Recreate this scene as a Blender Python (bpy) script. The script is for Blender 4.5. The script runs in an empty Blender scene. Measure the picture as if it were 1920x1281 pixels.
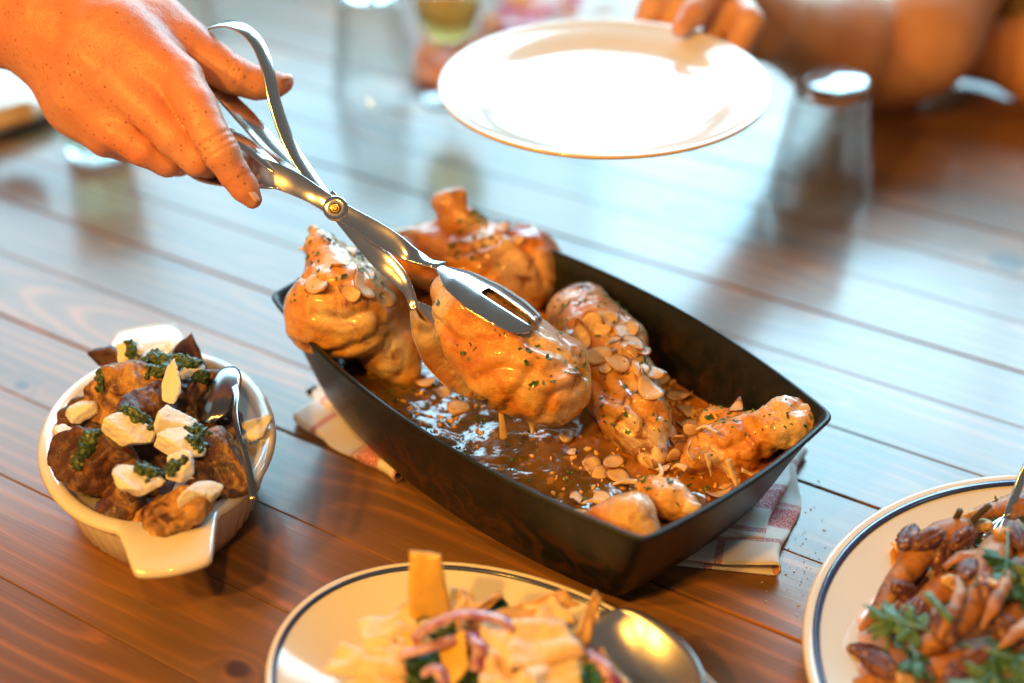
import bpy, bmesh, math, random
import numpy as np
from mathutils import Vector, Matrix, noise as mnoise
from mathutils.bvhtree import BVHTree

random.seed(7)
rng = np.random.default_rng(7)
SC = bpy.context.scene
COL = SC.collection
R = math.radians

# ------------------------------------------------------------------ camera
CAM_H, PITCH, LENS = 0.645, R(33), 50.0
cam = bpy.data.cameras.new('camera')
cam.lens = LENS
cam.sensor_width = 36
cam.clip_start = 0.02
cam.clip_end = 60
cam.dof.use_dof = True
cam.dof.focus_distance = 0.955
cam.dof.aperture_fstop = 2.0
cam_o = bpy.data.objects.new('camera', cam)
cam_o.location = (0, 0, CAM_H)
cam_o.rotation_euler = (R(90) - PITCH, 0, 0)
COL.objects.link(cam_o)
SC.camera = cam_o

# ------------------------------------------------------------------ room air and lamps
world = bpy.data.worlds.new('World')
SC.world = world
world.use_nodes = True
wb = world.node_tree.nodes['Background']
wb.inputs['Color'].default_value = (0.50, 0.46, 0.42, 1)
wb.inputs['Strength'].default_value = 0.21

def area(name, loc, target, sx, sy, power, color):
    l = bpy.data.lights.new(name, 'AREA')
    l.shape = 'RECTANGLE'
    l.size, l.size_y = sx, sy
    l.energy = power
    l.color = color
    o = bpy.data.objects.new(name, l)
    o.location = loc
    o.rotation_euler = (Vector(target) - Vector(loc)).to_track_quat('-Z', 'Y').to_euler()
    COL.objects.link(o)
    return o

# daylight through a row of windows behind the far side of the table
DAY = (0.44, 0.80, 1.0)
for wx, ww, z0, z1, p in [(-1.45, 1.05, .60, 1.90, 22), (-0.36, 1.05, .60, 1.95, 32), (0.73, 1.05, .64, 2.15, 62), (1.82, 1.05, .64, 2.20, 66)]:
    area('window_lamp', (wx, 3.1, (z0 + z1) / 2), (wx, 0.0, (z0 + z1) / 2 - .1), ww, z1 - z0, p, DAY)

# warm pendant bulbs over the near side of the room
def bulb(loc, power, radius=0.045):
    l = bpy.data.lights.new('pendant_bulb', 'POINT')
    l.energy = power
    l.color = (1.0, 0.46, 0.065)
    l.shadow_soft_size = radius
    o = bpy.data.objects.new('pendant_bulb', l)
    o.location = loc
    COL.objects.link(o)
for loc, p in [((-1.05, 0.10, 1.05), 50), ((-0.70, -0.25, 1.25), 54), ((-0.10, -0.10, 1.35), 27)]:
    bulb(loc, p)

vs = SC.view_settings
vs.view_transform = 'Standard'
vs.look = 'None'
vs.exposure = 0.28
vs.gamma = 1.0
vs.use_curve_mapping = False
SC.cycles.max_bounces = 10
SC.cycles.transmission_bounces = 8
SC.cycles.caustics_refractive = True
SC.cycles.caustics_reflective = False
SC.cycles.sample_clamp_indirect = 6.0
SC.cycles.use_denoising = True

# ------------------------------------------------------------------ measuring helpers
FPX = LENS / 36 * 1920
_F = np.array([0, math.cos(PITCH), -math.sin(PITCH)])
_U = np.array([0, math.sin(PITCH), math.cos(PITCH)])
_R = np.array([1.0, 0, 0])
EYE = np.array([0, 0, CAM_H])
def ray(x, y): return (x - 960) / FPX * _R - (y - 640.5) / FPX * _U + _F
def A(x, y, z):                      # the point at height z
    d = ray(x, y)
    return EYE + (z - CAM_H) / d[2] * d
def D(x, y, w): return EYE + w * ray(x, y)      # the point at distance w
def depth(p): return float((np.asarray(p) - EYE) @ _F)

# ------------------------------------------------------------------ scene helpers
def tag(o, label=None, cat=None, group=None, kind=None):
    if label: o['label'] = label
    if cat: o['category'] = cat
    if group: o['group'] = group
    if kind: o['kind'] = kind
    return o

def thing(name, loc, label=None, cat=None, group=None, kind=None):
    o = bpy.data.objects.new(name, None)
    o.empty_display_size = 0.02
    o.location = Vector([float(c) for c in loc])
    COL.objects.link(o)
    return tag(o, label, cat, group, kind)

def mk(name, V, F, mat, parent=None, smooth=True, origin=None, off=None):
    """world vertices -> one mesh object; origin at its base unless it has a parent"""
    V = np.asarray(V, dtype=float)
    if parent is not None:
        org = np.array(parent.matrix_basis.translation)
        if parent.parent is not None:
            org = org + np.array(parent.parent.matrix_basis.translation)
    elif origin is not None:
        org = np.asarray(origin, float)
    else:
        org = np.array([(V[:, 0].min() + V[:, 0].max()) / 2, (V[:, 1].min() + V[:, 1].max()) / 2, V[:, 2].min()])
    me = bpy.data.meshes.new(name)
    me.from_pydata((V - org).tolist(), [], [tuple(int(i) for i in f) for f in F])
    me.update()
    if smooth:
        me.polygons.foreach_set('use_smooth', [True] * len(me.polygons))
    o = bpy.data.objects.new(name, me)
    if mat is not None: me.materials.append(mat)
    COL.objects.link(o)
    if parent is not None: o.parent = parent
    else: o.location = Vector([float(c) for c in org])
    return o

def fix_normals(o):
    bm = bmesh.new(); bm.from_mesh(o.data)
    bmesh.ops.recalc_face_normals(bm, faces=bm.faces)
    bm.to_mesh(o.data); bm.free()
    return o

def grid_faces(nu, nv, wrap_u=False, wrap_v=False):
    f = []
    for i in range(nu - (0 if wrap_u else 1)):
        for j in range(nv - (0 if wrap_v else 1)):
            a, b = i * nv + j, i * nv + (j + 1) % nv
            c, d = ((i + 1) % nu) * nv + (j + 1) % nv, ((i + 1) % nu) * nv + j
            f.append((a, d, c, b))
    return f

def loft(rings, close_first=True, close_last=True):
    rings = [np.asarray(r, float) for r in rings]
    n = len(rings[0])
    V = np.vstack(rings)
    F = grid_faces(len(rings), n, False, True)
    if close_first: F.append(tuple(range(n)))
    if close_last: F.append(tuple(range((len(rings) - 1) * n, len(rings) * n))[::-1])
    return V, F

def lathe(profile, n=64, c=(0, 0, 0), sx=1.0, sy=1.0, rot=0.0):
    t = np.linspace(0, 2 * math.pi, n, endpoint=False)
    rings = []
    for r, z in profile:
        x, y = r * np.cos(t) * sx, r * np.sin(t) * sy
        rings.append(np.c_[c[0] + x * math.cos(rot) - y * math.sin(rot), c[1] + x * math.sin(rot) + y * math.cos(rot), np.full(n, c[2] + z)])
    return loft(rings, profile[0][0] > 1e-6 or True, True)

def spline(pts, m=8):
    """Catmull-Rom through the rows of pts"""
    P = np.asarray(pts, float)
    P = np.vstack([2 * P[0] - P[1], P, 2 * P[-1] - P[-2]])
    out = []
    for i in range(1, len(P) - 2):
        for t in np.linspace(0, 1, m, endpoint=False):
            a, b, c, d = P[i - 1], P[i], P[i + 1], P[i + 2]
            out.append(0.5 * (2 * b + (c - a) * t + (2 * a - 5 * b + 4 * c - d) * t * t + (3 * b - a - 3 * c + d) * t ** 3))
    out.append(P[-2])
    return np.array(out)

def tube(path, radii, n=10, flat=1.0, up=None):
    P = np.asarray(path, float)
    if np.isscalar(radii): radii = np.full(len(P), radii)
    T = np.gradient(P, axis=0)
    T /= np.linalg.norm(T, axis=1)[:, None] + 1e-12
    u = np.cross(T[0], [0, 0, 1.0]) if up is None else np.cross(T[0], up)
    if np.linalg.norm(u) < 1e-4: u = np.cross(T[0], [1.0, 0, 0])
    u /= np.linalg.norm(u)
    rings = []
    t = np.linspace(0, 2 * math.pi, n, endpoint=False)
    for i in range(len(P)):
        u = u - T[i] * (u @ T[i]); u /= np.linalg.norm(u)
        v = np.cross(T[i], u)
        rings.append(P[i] + radii[i] * (np.outer(np.cos(t), u) + flat * np.outer(np.sin(t), v)))
    return loft(rings)

def strip(path, wv, th):
    """flat bar along path; wv = half-width vectors, th = thickness; rounded edges"""
    P = np.asarray(path, float); wv = np.asarray(wv, float)
    T = np.gradient(P, axis=0)
    N = np.cross(T, wv); N /= np.linalg.norm(N, axis=1)[:, None] + 1e-12
    rings = []
    prof = [(-1, -.35), (-.9, -.5), (0, -.5), (.9, -.5), (1, -.35), (1, .35), (.9, .5), (0, .5), (-.9, .5), (-1, .35)]
    for i in range(len(P)):
        rings.append([P[i] + wv[i] * a + N[i] * th * b for a, b in prof])
    return loft(rings)

# ---- smooth solids: distance fields meshed with surface nets
def surface_nets(Fd, o, h):
    s = Fd < 0
    nx, ny, nz = Fd.shape
    cell = np.zeros((nx - 1, ny - 1, nz - 1), np.int8)
    acc = np.zeros((nx - 1, ny - 1, nz - 1, 3), np.float32)
    cnt = np.zeros((nx - 1, ny - 1, nz - 1), np.float32)
    sl = lambda a, n: slice(a, n - 1 + a)
    for ax in range(3):
        oth = [k for k in range(3) if k != ax]
        for a in (0, 1):
            for b in (0, 1):
                off0 = [0, 0, 0]; off0[oth[0]] = a; off0[oth[1]] = b
                off1 = list(off0); off1[ax] = 1
                f0 = Fd[sl(off0[0], nx), sl(off0[1], ny), sl(off0[2], nz)]
                f1 = Fd[sl(off1[0], nx), sl(off1[1], ny), sl(off1[2], nz)]
                m = (f0 < 0) != (f1 < 0)
                t = np.where(m, f0 / np.where(m, f0 - f1, 1), 0)
                for k in range(3):
                    acc[..., k] += np.where(m, off0[k] if k != ax else t, 0)
                cnt += m
    act = cnt > 0
    idx = -np.ones(act.shape, np.int64)
    ii = np.argwhere(act)
    idx[act] = np.arange(len(ii))
    V = (ii + acc[act] / cnt[act][:, None]) * h + o
    faces = []
    for ax in range(3):
        b, c = (ax + 1) % 3, (ax + 2) % 3
        s0 = [slice(None)] * 3; s1 = [slice(None)] * 3
        s0[ax] = slice(0, -1); s1[ax] = slice(1, None)
        ch = np.argwhere(s[tuple(s0)] != s[tuple(s1)])
        ok = (ch[:, b] > 0) & (ch[:, c] > 0) & (ch[:, b] < Fd.shape[b] - 1) & (ch[:, c] < Fd.shape[c] - 1)
        ch = ch[ok]
        ins = s[tuple(ch.T)]
        q = []
        for db, dc in ((-1, -1), (0, -1), (0, 0), (-1, 0)):
            w = ch.copy(); w[:, b] += db; w[:, c] += dc
            q.append(idx[tuple(w.T)])
        q = np.stack(q, 1)
        q[~ins] = q[~ins][:, ::-1]
        faces.append(q)
    return V, np.vstack(faces)

def rc(a, b, ra, rb, k=0.006):
    return ('rc', np.asarray(a, float), np.asarray(b, float), ra, rb, k)
def el(c, r, rot=None, k=0.006):
    m = np.eye(3) if rot is None else np.array(Matrix.Rotation(rot[2], 3, 'Z') @ Matrix.Rotation(rot[1], 3, 'Y') @ Matrix.Rotation(rot[0], 3, 'X'))
    return ('el', np.asarray(c, float), np.asarray(r, float), m, k)
def cut(p, n, k=0.003):              # keep the side the normal points away from
    n = np.asarray(n, float); return ('cut', np.asarray(p, float), n / np.linalg.norm(n), k)
def chain(pts, k=0.006, mode='z'):
    """pts: (px, py, z or distance, radius in px)"""
    c = []
    for x, y, w, r in pts:
        p = A(x, y, w) if mode == 'z' else D(x, y, w)
        c.append((p, r * depth(p) / FPX))
    return [rc(c[i][0], c[i + 1][0], c[i][1], c[i + 1][1], k) for i in range(len(c) - 1)]

def sdf_mesh(prims, h, pad=0.006):
    lo = np.full(3, 1e9); hi = -lo
    for p in prims:
        if p[0] == 'rc':
            for c, r in ((p[1], p[3]), (p[2], p[4])):
                lo = np.minimum(lo, c - r); hi = np.maximum(hi, c + r)
        elif p[0] == 'el':
            lo = np.minimum(lo, p[1] - p[2].max()); hi = np.maximum(hi, p[1] + p[2].max())
    lo -= pad; hi += pad
    n = np.ceil((hi - lo) / h).astype(int) + 1
    X = np.stack(np.meshgrid(*[np.arange(n[i], dtype=np.float32) * h + lo[i] for i in range(3)], indexing='ij'), -1).astype(np.float32)
    Dd = np.full(X.shape[:3], .03, np.float32)
    for p in prims:
        if p[0] == 'cut':
            d = (X - p[1].astype(np.float32)) @ p[2].astype(np.float32)
            k = p[3]
            hh = np.maximum(k - np.abs(Dd - d), 0) / k
            Dd = np.maximum(Dd, d) + hh * hh * k / 4
            continue
        k = p[-1]
        if p[0] == 'rc':
            b0 = np.minimum(p[1] - p[3], p[2] - p[4]); b1 = np.maximum(p[1] + p[3], p[2] + p[4])
        else:
            b0 = p[1] - p[2].max(); b1 = p[1] + p[2].max()
        i0 = np.maximum(((b0 - k - 3 * h - lo) / h).astype(int), 0); i1 = np.minimum(((b1 + k + 3 * h - lo) / h).astype(int) + 2, n)
        S = tuple(slice(int(a), int(b)) for a, b in zip(i0, i1))
        Xs = X[S]
        if p[0] == 'rc':
            ba = (p[2] - p[1]).astype(np.float32)
            q = Xs - p[1].astype(np.float32)
            t = np.clip(q @ ba / max(float(ba @ ba), 1e-12), 0, 1)
            d = np.linalg.norm(q - t[..., None] * ba, axis=-1) - (p[3] + (p[4] - p[3]) * t)
        else:
            q = (Xs - p[1].astype(np.float32)) @ p[3].astype(np.float32)
            k0 = np.linalg.norm(q / p[2].astype(np.float32), axis=-1)
            k1 = np.linalg.norm(q / (p[2] ** 2).astype(np.float32), axis=-1) + 1e-9
            d = k0 * (k0 - 1) / k1
        hh = np.maximum(k - np.abs(Dd[S] - d), 0) / k
        Dd[S] = np.minimum(Dd[S], d) - hh * hh * k / 4
    return surface_nets(Dd, lo, h)

def vnormals(V, F):
    F = np.asarray(F)
    a, b, c = V[F[:, 0]], V[F[:, 1]], V[F[:, 2]]
    fn = np.cross(b - a, c - a)
    N = np.zeros_like(V)
    for k in range(F.shape[1]): np.add.at(N, F[:, k], fn)
    return N / (np.linalg.norm(N, axis=1)[:, None] + 1e-12)

def relax(V, F, n=2, k=.5):
    F = np.asarray(F)
    for _ in range(n):
        S = np.zeros_like(V); c = np.zeros(len(V))
        for a, b in ((0, 1), (1, 2), (2, 3), (3, 0)):
            np.add.at(S, F[:, a], V[F[:, b]]); np.add.at(c, F[:, a], 1)
            np.add.at(S, F[:, b], V[F[:, a]]); np.add.at(c, F[:, b], 1)
        V = V * (1 - k) + k * S / c[:, None]
    return V

def rough(V, F, layers, seed=0.0):
    """push vertices along their normals by layered noise: (frequency, amplitude)"""
    N = vnormals(V, F)
    d = np.zeros(len(V))
    for fr, am in layers:
        q = np.array([mnoise.noise(Vector((v[0] * abs(fr) + seed, v[1] * abs(fr) - seed, v[2] * abs(fr) + 2 * seed))) for v in V])
        d += am * (q if fr > 0 else np.abs(q) * 2 - .6)
    return V + N * d[:, None]

def solid(name, prims, h, mat, layers=(), seed=0.0, parent=None, cuts=()):
    V, F = sdf_mesh(list(prims) + list(cuts), h)
    if layers: V = rough(V, F, layers, seed)
    return mk(name, V, F, mat, parent)

def bvh_of(o):
    off = np.array(o.matrix_basis.translation)
    if o.parent is not None:
        off = off + np.array(o.parent.matrix_basis.translation)
        if o.parent.parent is not None: off = off + np.array(o.parent.parent.matrix_basis.translation)
    V = [Vector(v.co) + Vector(off) for v in o.data.vertices]
    return BVHTree.FromPolygons(V, [tuple(p.vertices) for p in o.data.polygons])

def hit(px, py, trees):
    """nearest surface point seen at a pixel"""
    d = Vector(ray(px, py)).normalized(); best = None
    for t in trees:
        r = t.ray_cast(Vector(EYE), d)
        if r[0] is not None and (best is None or r[3] < best[2]): best = (r[0], r[1], r[3])
    return best

# ------------------------------------------------------------------ materials
class Mat:
    def __init__(s, name):
        s.m = bpy.data.materials.new(name); s.m.use_nodes = True
        s.nt = s.m.node_tree; s.b = s.nt.nodes['Principled BSDF']
        s.tc = None
    def n(s, t, props=None, **ins):
        nd = s.nt.nodes.new(t)
        for k, v in (props or {}).items(): setattr(nd, k, v)
        for k, v in ins.items():
            key = int(k[1:]) if k[0] == 'i' and k[1:].isdigit() else k.replace('_', ' ')
            s.put(nd.inputs[key], v)
        return nd
    def put(s, sock, v):
        if isinstance(v, bpy.types.NodeSocket): s.nt.links.new(v, sock)
        else: sock.default_value = v
    def obj(s, sc=None):
        if s.tc is None: s.tc = s.n('ShaderNodeTexCoord')
        v = s.tc.outputs['Object']
        if sc is not None:
            v = s.n('ShaderNodeVectorMath', {'operation': 'MULTIPLY'}, i0=v, i1=sc).outputs[0]
        return v
    def rnd(s): return s.n('ShaderNodeObjectInfo').outputs['Random']
    def math(s, op, a, b=0.0, c=0.0):
        return s.n('ShaderNodeMath', {'operation': op}, i0=a, i1=b, i2=c).outputs[0]
    def noise(s, scale, detail=3, vec=None, rough=.55, dist=0.0):
        return s.n('ShaderNodeTexNoise', Vector=vec or s.obj(), Scale=scale, Detail=detail, Roughness=rough, Distortion=dist).outputs['Fac']
    def ramp(s, fac, stops):
        r = s.n('ShaderNodeValToRGB', Fac=fac)
        e = r.color_ramp.elements
        while len(e) < len(stops): e.new(0.5)
        for x, (p, c) in zip(e, stops):
            x.position = p; x.color = (*c, 1) if len(c) == 3 else c
        return r.outputs['Color']
    def fr(s, fac, a, b): return s.ramp(fac, [(a, (0, 0, 0)), (b, (1, 1, 1))])
    def mix(s, fac, a, b, mode='MIX'):
        m = s.n('ShaderNodeMix', {'data_type': 'RGBA', 'blend_type': mode})
        s.put(m.inputs[0], fac)
        for i, v in ((6, a), (7, b)):
            s.put(m.inputs[i], v if isinstance(v, bpy.types.NodeSocket) else (*v, 1))
        return m.outputs[2]
    def bump(s, h, strength=.5, dist=.002):
        b = s.n('ShaderNodeBump', Strength=strength, Distance=dist, Height=h)
        s.put(s.b.inputs['Normal'], b.outputs[0]); return s
    def set(s, **k):
        for kk, v in k.items():
            key = kk.replace('_', ' ')
            if isinstance(v, tuple) and len(v) == 3 and key in ('Base Color', 'Coat Tint', 'Specular Tint'): v = (*v, 1)
            s.put(s.b.inputs[key], v)
        return s
    def sss(s, w, radius, scale=0.01):
        s.b.inputs['Subsurface Weight'].default_value = w
        s.b.inputs['Subsurface Radius'].default_value = radius
        s.b.inputs['Subsurface Scale'].default_value = scale
        return s

def simple(name, col, rough=.4, metal=0.0, var=0.12, vs_=40, bump=0.0, bs=200, **k):
    m = Mat(name)
    c2 = tuple(x * (1 - var) for x in col); c1 = tuple(min(1, x * (1 + var)) for x in col)
    m.set(Base_Color=m.mix(m.fr(m.noise(vs_), .3, .7), c2, c1), Roughness=rough, Metallic=metal, **k)
    if bump: m.bump(m.noise(bs, 4), bump, .001)
    return m.m

# ---- wood
PL_ANG = R(-32.08)
KNOTS = [(0.1656, 1.2264, .020), (0.4523, 1.1276, .017), (-0.1688, 0.6234, .008), (-0.39, 0.93, .006)]
def wood_material():
    m = Mat('varnished_pine')
    rnd = m.rnd()
    sep = m.n('ShaderNodeSeparateXYZ', Vector=m.obj())
    x, y = sep.outputs[0], sep.outputs[1]
    X = m.math('MULTIPLY_ADD', rnd, 37.0, x)
    v1 = m.n('ShaderNodeCombineXYZ', X=m.math('MULTIPLY', X, 1.0), Y=m.math('MULTIPLY', rnd, 91.0)).outputs[0]
    n1 = m.noise(2.3, 1.5, v1)
    zc = m.math('MULTIPLY_ADD', m.math('SUBTRACT', n1, .5), .16, .012)
    r2 = m.math('FRACT', m.math('MULTIPLY', rnd, 7.31))
    yc = m.math('ADD', y, m.math('MULTIPLY_ADD', r2, .07, -.035))
    v2 = m.n('ShaderNodeCombineXYZ', X=m.math('MULTIPLY', X, 5.0), Y=m.math('MULTIPLY', y, 30.0), Z=m.math('MULTIPLY', rnd, 50.0)).outputs[0]
    warp = m.math('MULTIPLY', m.math('SUBTRACT', m.noise(1.0, 2, v2), .5), .012)
    pos = m.n('ShaderNodeNewGeometry').outputs['Position']
    ksum, kmask = None, None
    for kx, ky, ks in KNOTS:
        rel = m.n('ShaderNodeVectorMath', {'operation': 'SUBTRACT'}, i0=pos, i1=(kx, ky, 0.0)).outputs[0]
        ro = m.n('ShaderNodeVectorRotate', {'rotation_type': 'Z_AXIS'}, Vector=rel, Angle=-PL_ANG).outputs[0]
        sc = m.n('ShaderNodeVectorMath', {'operation': 'MULTIPLY'}, i0=ro, i1=(1 / ks, 1 / (ks * .75), 0.0)).outputs[0]
        d = m.n('ShaderNodeVectorMath', {'operation': 'LENGTH'}, i0=sc).outputs['Value']
        e = m.math('EXPONENT', m.math('MULTIPLY', m.math('MULTIPLY', d, d), -.22))
        ksum = e if ksum is None else m.math('ADD', ksum, e)
        kk = m.math('SMOOTH_MIN', 1.0, m.math('MAXIMUM', m.math('MULTIPLY_ADD', d, -1.6, 2.2), 0.0), .2)
        kmask = kk if kmask is None else m.math('MAXIMUM', kmask, kk)
    rr = m.math('SQRT', m.math('ADD', m.math('MULTIPLY', yc, yc), m.math('MULTIPLY', zc, zc)))
    rr = m.math('ADD', m.math('ADD', rr, warp), m.math('MULTIPLY', ksum, .025))
    ring = m.math('FRACT', m.math('MULTIPLY', rr, 82.0))
    v3 = m.n('ShaderNodeCombineXYZ', X=m.math('MULTIPLY', X, 9.0), Y=m.math('MULTIPLY', y, 620.0), Z=rnd).outputs[0]
    fib = m.noise(1.0, 3, v3)
    ringf = m.math('MULTIPLY_ADD', m.math('SUBTRACT', fib, .5), .35, ring)
    c = m.ramp(ringf, [(0.0, (.245, .122, .038)), (.30, (.200, .102, .036)), (.58, (.215, .106, .035)), (.84, (.40, .165, .038)), (.94, (.35, .145, .038)), (1.0, (.245, .122, .038))])
    c = m.mix(m.math('MULTIPLY', m.fr(m.noise(1.0, 3, m.n('ShaderNodeCombineXYZ', X=m.math('MULTIPLY', X, 3.0), Y=m.math('MULTIPLY', y, 14.0), Z=m.math('MULTIPLY', rnd, 31.0)).outputs[0]), .42, .62), .6), c, (.225, .110, .036))
    board = m.ramp(rnd, [(0, (.85, .85, .88)), (.5, (1.1, 1.08, 1.05)), (1, (1.40, 1.26, 1.10))])
    c = m.mix(1.0, c, board, 'MULTIPLY')
    c = m.mix(m.math('MULTIPLY', m.fr(fib, .35, .8), .35), c, (.08, .04, .018))
    blot = m.noise(3.0, 3, v1)
    v4 = m.n('ShaderNodeCombineXYZ', X=m.math('MULTIPLY', X, 4.0), Y=m.math('MULTIPLY', y, 22.0), Z=rnd).outputs[0]
    c = m.mix(m.math('MULTIPLY', m.fr(m.noise(1.0, 4, v4), .48, .72), .5), c, (.085, .055, .035))
    c = m.mix(m.math('MULTIPLY', kmask, .9), c, (.045, .014, .009))
    # grime where boards meet
    m.set(Base_Color=c, Roughness=m.math('MULTIPLY_ADD', fib, .16, .34), Coat_Weight=.6, Coat_Roughness=m.math('MULTIPLY_ADD', m.noise(1.0, 3, v4), .18, .08), Coat_IOR=1.5)
    m.b.inputs['Specular IOR Level'].default_value = .5
    b1 = m.n('ShaderNodeBump', Strength=.12, Distance=.0010, Height=m.math('ADD', m.math('MULTIPLY', ringf, .5), fib))
    m.put(m.b.inputs['Normal'], b1.outputs[0])
    b2 = m.n('ShaderNodeBump', Strength=.055, Distance=.0010, Height=m.math('ADD', m.math('MULTIPLY', ringf, .4), m.math('ADD', m.math('MULTIPLY', fib, .6), m.math('MULTIPLY', m.noise(14.0, 2), 2.0))))
    m.put(m.b.inputs['Coat Normal'], b2.outputs[0])
    return m.m
M_WOOD = wood_material()
M_DARK = simple('dark_underframe', (.03, .018, .01), .7)

# ------------------------------------------------------------------ table: narrow boards with open joints
table = thing('wooden_table', (0, 1.15, -0.72), 'varnished pine table of narrow diagonal boards under all the dishes', 'table')
PITCH_B = 0.0754
u_dir = np.array([math.cos(PL_ANG), math.sin(PL_ANG), 0]); n_dir = np.array([-u_dir[1], u_dir[0], 0])
def plank_mesh(L, w, t=.028, bev=.0009):
    pr = [(-w / 2, -t), (-w / 2, -bev), (-w / 2 + bev * .35, -bev * .35), (-w / 2 + bev, 0), (-w / 4, 0), (0, 0), (w / 4, 0), (w / 2 - bev, 0), (w / 2 - bev * .35, -bev * .35), (w / 2, -bev), (w / 2, -t)]
    rings = []
    for x in np.linspace(-L / 2, L / 2, 14): rings.append([(x, a, b) for a, b in pr])
    return loft(rings)
gaps = {1.022: .0022, .793: .0016, .640: .0020, 1.264: .0022}
k = 0
off = 0.0415
seams = [off + PITCH_B * i for i in range(0, 29)]
meshes = {}
for i in range(28):
    s0, s1 = seams[i], seams[i + 1]
    g0 = next((g for q, g in gaps.items() if abs(q - s0) < .02), .0003) / 2
    g1 = next((g for q, g in gaps.items() if abs(q - s1) < .02), .0003) / 2
    key = (g0, g1)
    if key not in meshes:
        w = PITCH_B - g0 - g1
        V, F = plank_mesh(3.2, w)
        me = bpy.data.meshes.new('plank'); me.from_pydata(V.tolist(), [], F); me.materials.append(M_WOOD); me.update()
        bm = bmesh.new(); bm.from_mesh(me); bmesh.ops.recalc_face_normals(bm, faces=bm.faces); bm.to_mesh(me); bm.free()
        for p in me.polygons: p.use_smooth = False
        meshes[key] = me
    o = bpy.data.objects.new('plank', meshes[key])
    c = n_dir * ((s0 + g0 + s1 - g1) / 2) + u_dir * (-0.35)
    o.parent = table
    o.location = Vector(c) - table.location + Vector((0, 0, random.uniform(-.0004, 0)))
    o.rotation_euler = (random.uniform(-.004, .004), 0, PL_ANG)
    COL.objects.link(o)
def box(c, u, v, w):
    c, u, v, w = [np.asarray(q, float) for q in (c, u, v, w)]
    V = [c + a * u + b * v + d * w for a in (-1, 1) for b in (-1, 1) for d in (-1, 1)]
    F = [(0, 1, 3, 2), (4, 6, 7, 5), (0, 4, 5, 1), (2, 3, 7, 6), (0, 2, 6, 4), (1, 5, 7, 3)]
    return V, F
cc = n_dir * 1.09 + u_dir * -.35
V, F = box(cc + [0, 0, -.041], u_dir * 1.58, n_dir * 1.04, [0, 0, .012]); mk('apron', V, F, M_DARK, table, False)
for a in (-1, 1):
    for b in (-1, 1):
        V, F = box(cc + u_dir * 1.45 * a + n_dir * .95 * b + np.array([0, 0, -.387]), u_dir * .04, n_dir * .04, [0, 0, .333]); mk('leg', V, F, M_DARK, table, False)

# ------------------------------------------------------------------ folded cloth under the roasting pan
def towel_material():
    m = Mat('checked_towel')
    uv = m.n('ShaderNodeUVMap').outputs[0]
    sp = m.n('ShaderNodeSeparateXYZ', Vector=uv)
    def line(c, period, w, soft=.15):
        f = m.math('ABSOLUTE', m.math('SUBTRACT', m.math('FRACT', m.math('MULTIPLY', c, 1 / period)), .5))
        return m.fr(f, w * (1 - soft), w) if False else m.ramp(f, [(0, (1, 1, 1)), (w, (1, 1, 1)), (w + .012, (0, 0, 0))])
    red = m.math('MAXIMUM', m.math('MAXIMUM', m.math('MULTIPLY', line(sp.outputs[0], .046, .055), .8), m.math('MULTIPLY', line(sp.outputs[1], .044, .05), .8)),
                 m.math('MULTIPLY', line(sp.outputs[1], .16, .06), 1.0))
    weave = m.noise(900, 1, uv)
    red = m.math('MULTIPLY', red, m.fr(weave, .3, .55))
    m.set(Base_Color=m.mix(red, (.78, .74, .70), (.50, .055, .10)), Roughness=.85)
    m.b.inputs['Sheen Weight'].default_value = .2
    m.bump(m.math('ADD', weave, m.noise(60, 3, uv)), .35, .0008)
    return m.m
M_TOWEL = towel_material()
def mk_uv(name, V, F, UV, mat, parent=None):
    o = mk(name, V, F, mat, parent)
    l = o.data.uv_layers.new(name='UVMap')
    for p in o.data.polygons:
        for li in p.loop_indices:
            l.data[li].uv = UV[o.data.loops[li].vertex_index]
    return o
def cloth_fold(name, e0, e1, inner, z0, hgt, parent, u0, wav=.0015, seed=0.0, tk=.0011):
    """a doubled layer: the fold runs e0->e1, both leaves reach back by the vector inner"""
    e0, e1, inner = [np.asarray(q[:2], float) for q in (e0, e1, inner)]
    il = np.linalg.norm(inner); idr = inner / il
    prof = [(il - s, z0) for s in np.linspace(0, il - hgt, 22)]
    prof += [(hgt * .5 - hgt * .5 * math.sin(t) * 1.1, z0 + hgt / 2 - hgt / 2 * math.cos(t)) for t in np.linspace(.2, math.pi - .2, 9)]
    prof += [(s, z0 + hgt) for s in np.linspace(hgt, il, 22)]
    nv = 36
    V, UV = [], []
    L = np.linalg.norm(e1 - e0)
    arc = 0; prev = None
    for s, z in prof:
        if prev: arc += math.hypot(s - prev[0], z - prev[1])
        prev = (s, z)
        for j in range(nv):
            t = j / (nv - 1)
            p = e0 + (e1 - e0) * t + idr * s
            up = (z - z0) / hgt
            f = max(0, 1 - s / .05)
            zz = z + up * wav * 1.5 * f * math.sin(t * 7 + seed) + up * wav * mnoise.noise(Vector((p[0] * 40, p[1] * 40, seed + up)))
            p = p + idr * (.009 * mnoise.noise(Vector((t * 3, seed, 0))) * (1 if s < .03 else .3))
            V.append((p[0], p[1], max(zz, z0)))
            UV.append((arc + u0, t * L))
    F = grid_faces(len(prof), nv)
    o = mk_uv(name, V, F, UV, M_TOWEL, parent)
    md = o.modifiers.new('thick', 'SOLIDIFY'); md.thickness = tk; md.offset = 0
    return o
t0, t1 = A(1512, 850, .003), A(1462, 1076, .003)
towel = thing('dish_towel', (0.02, .87, 0), 'folded white towel with red check lines under the black roasting pan', 'towel')
inn = A(1180, 930, 0) - A(1490, 960, 0)
cloth_fold('folded_layer', t0, t1, inn, .0012, .0055, towel, 0, .0024, 1.0)
cloth_fold('folded_layer', t0 + (t1 - t0) * -.06 + inn * .06, t0 + (t1 - t0) * .80 + inn * .13, inn * .87, .0072, .0038, towel, .02, .0024, 4.0)
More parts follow.
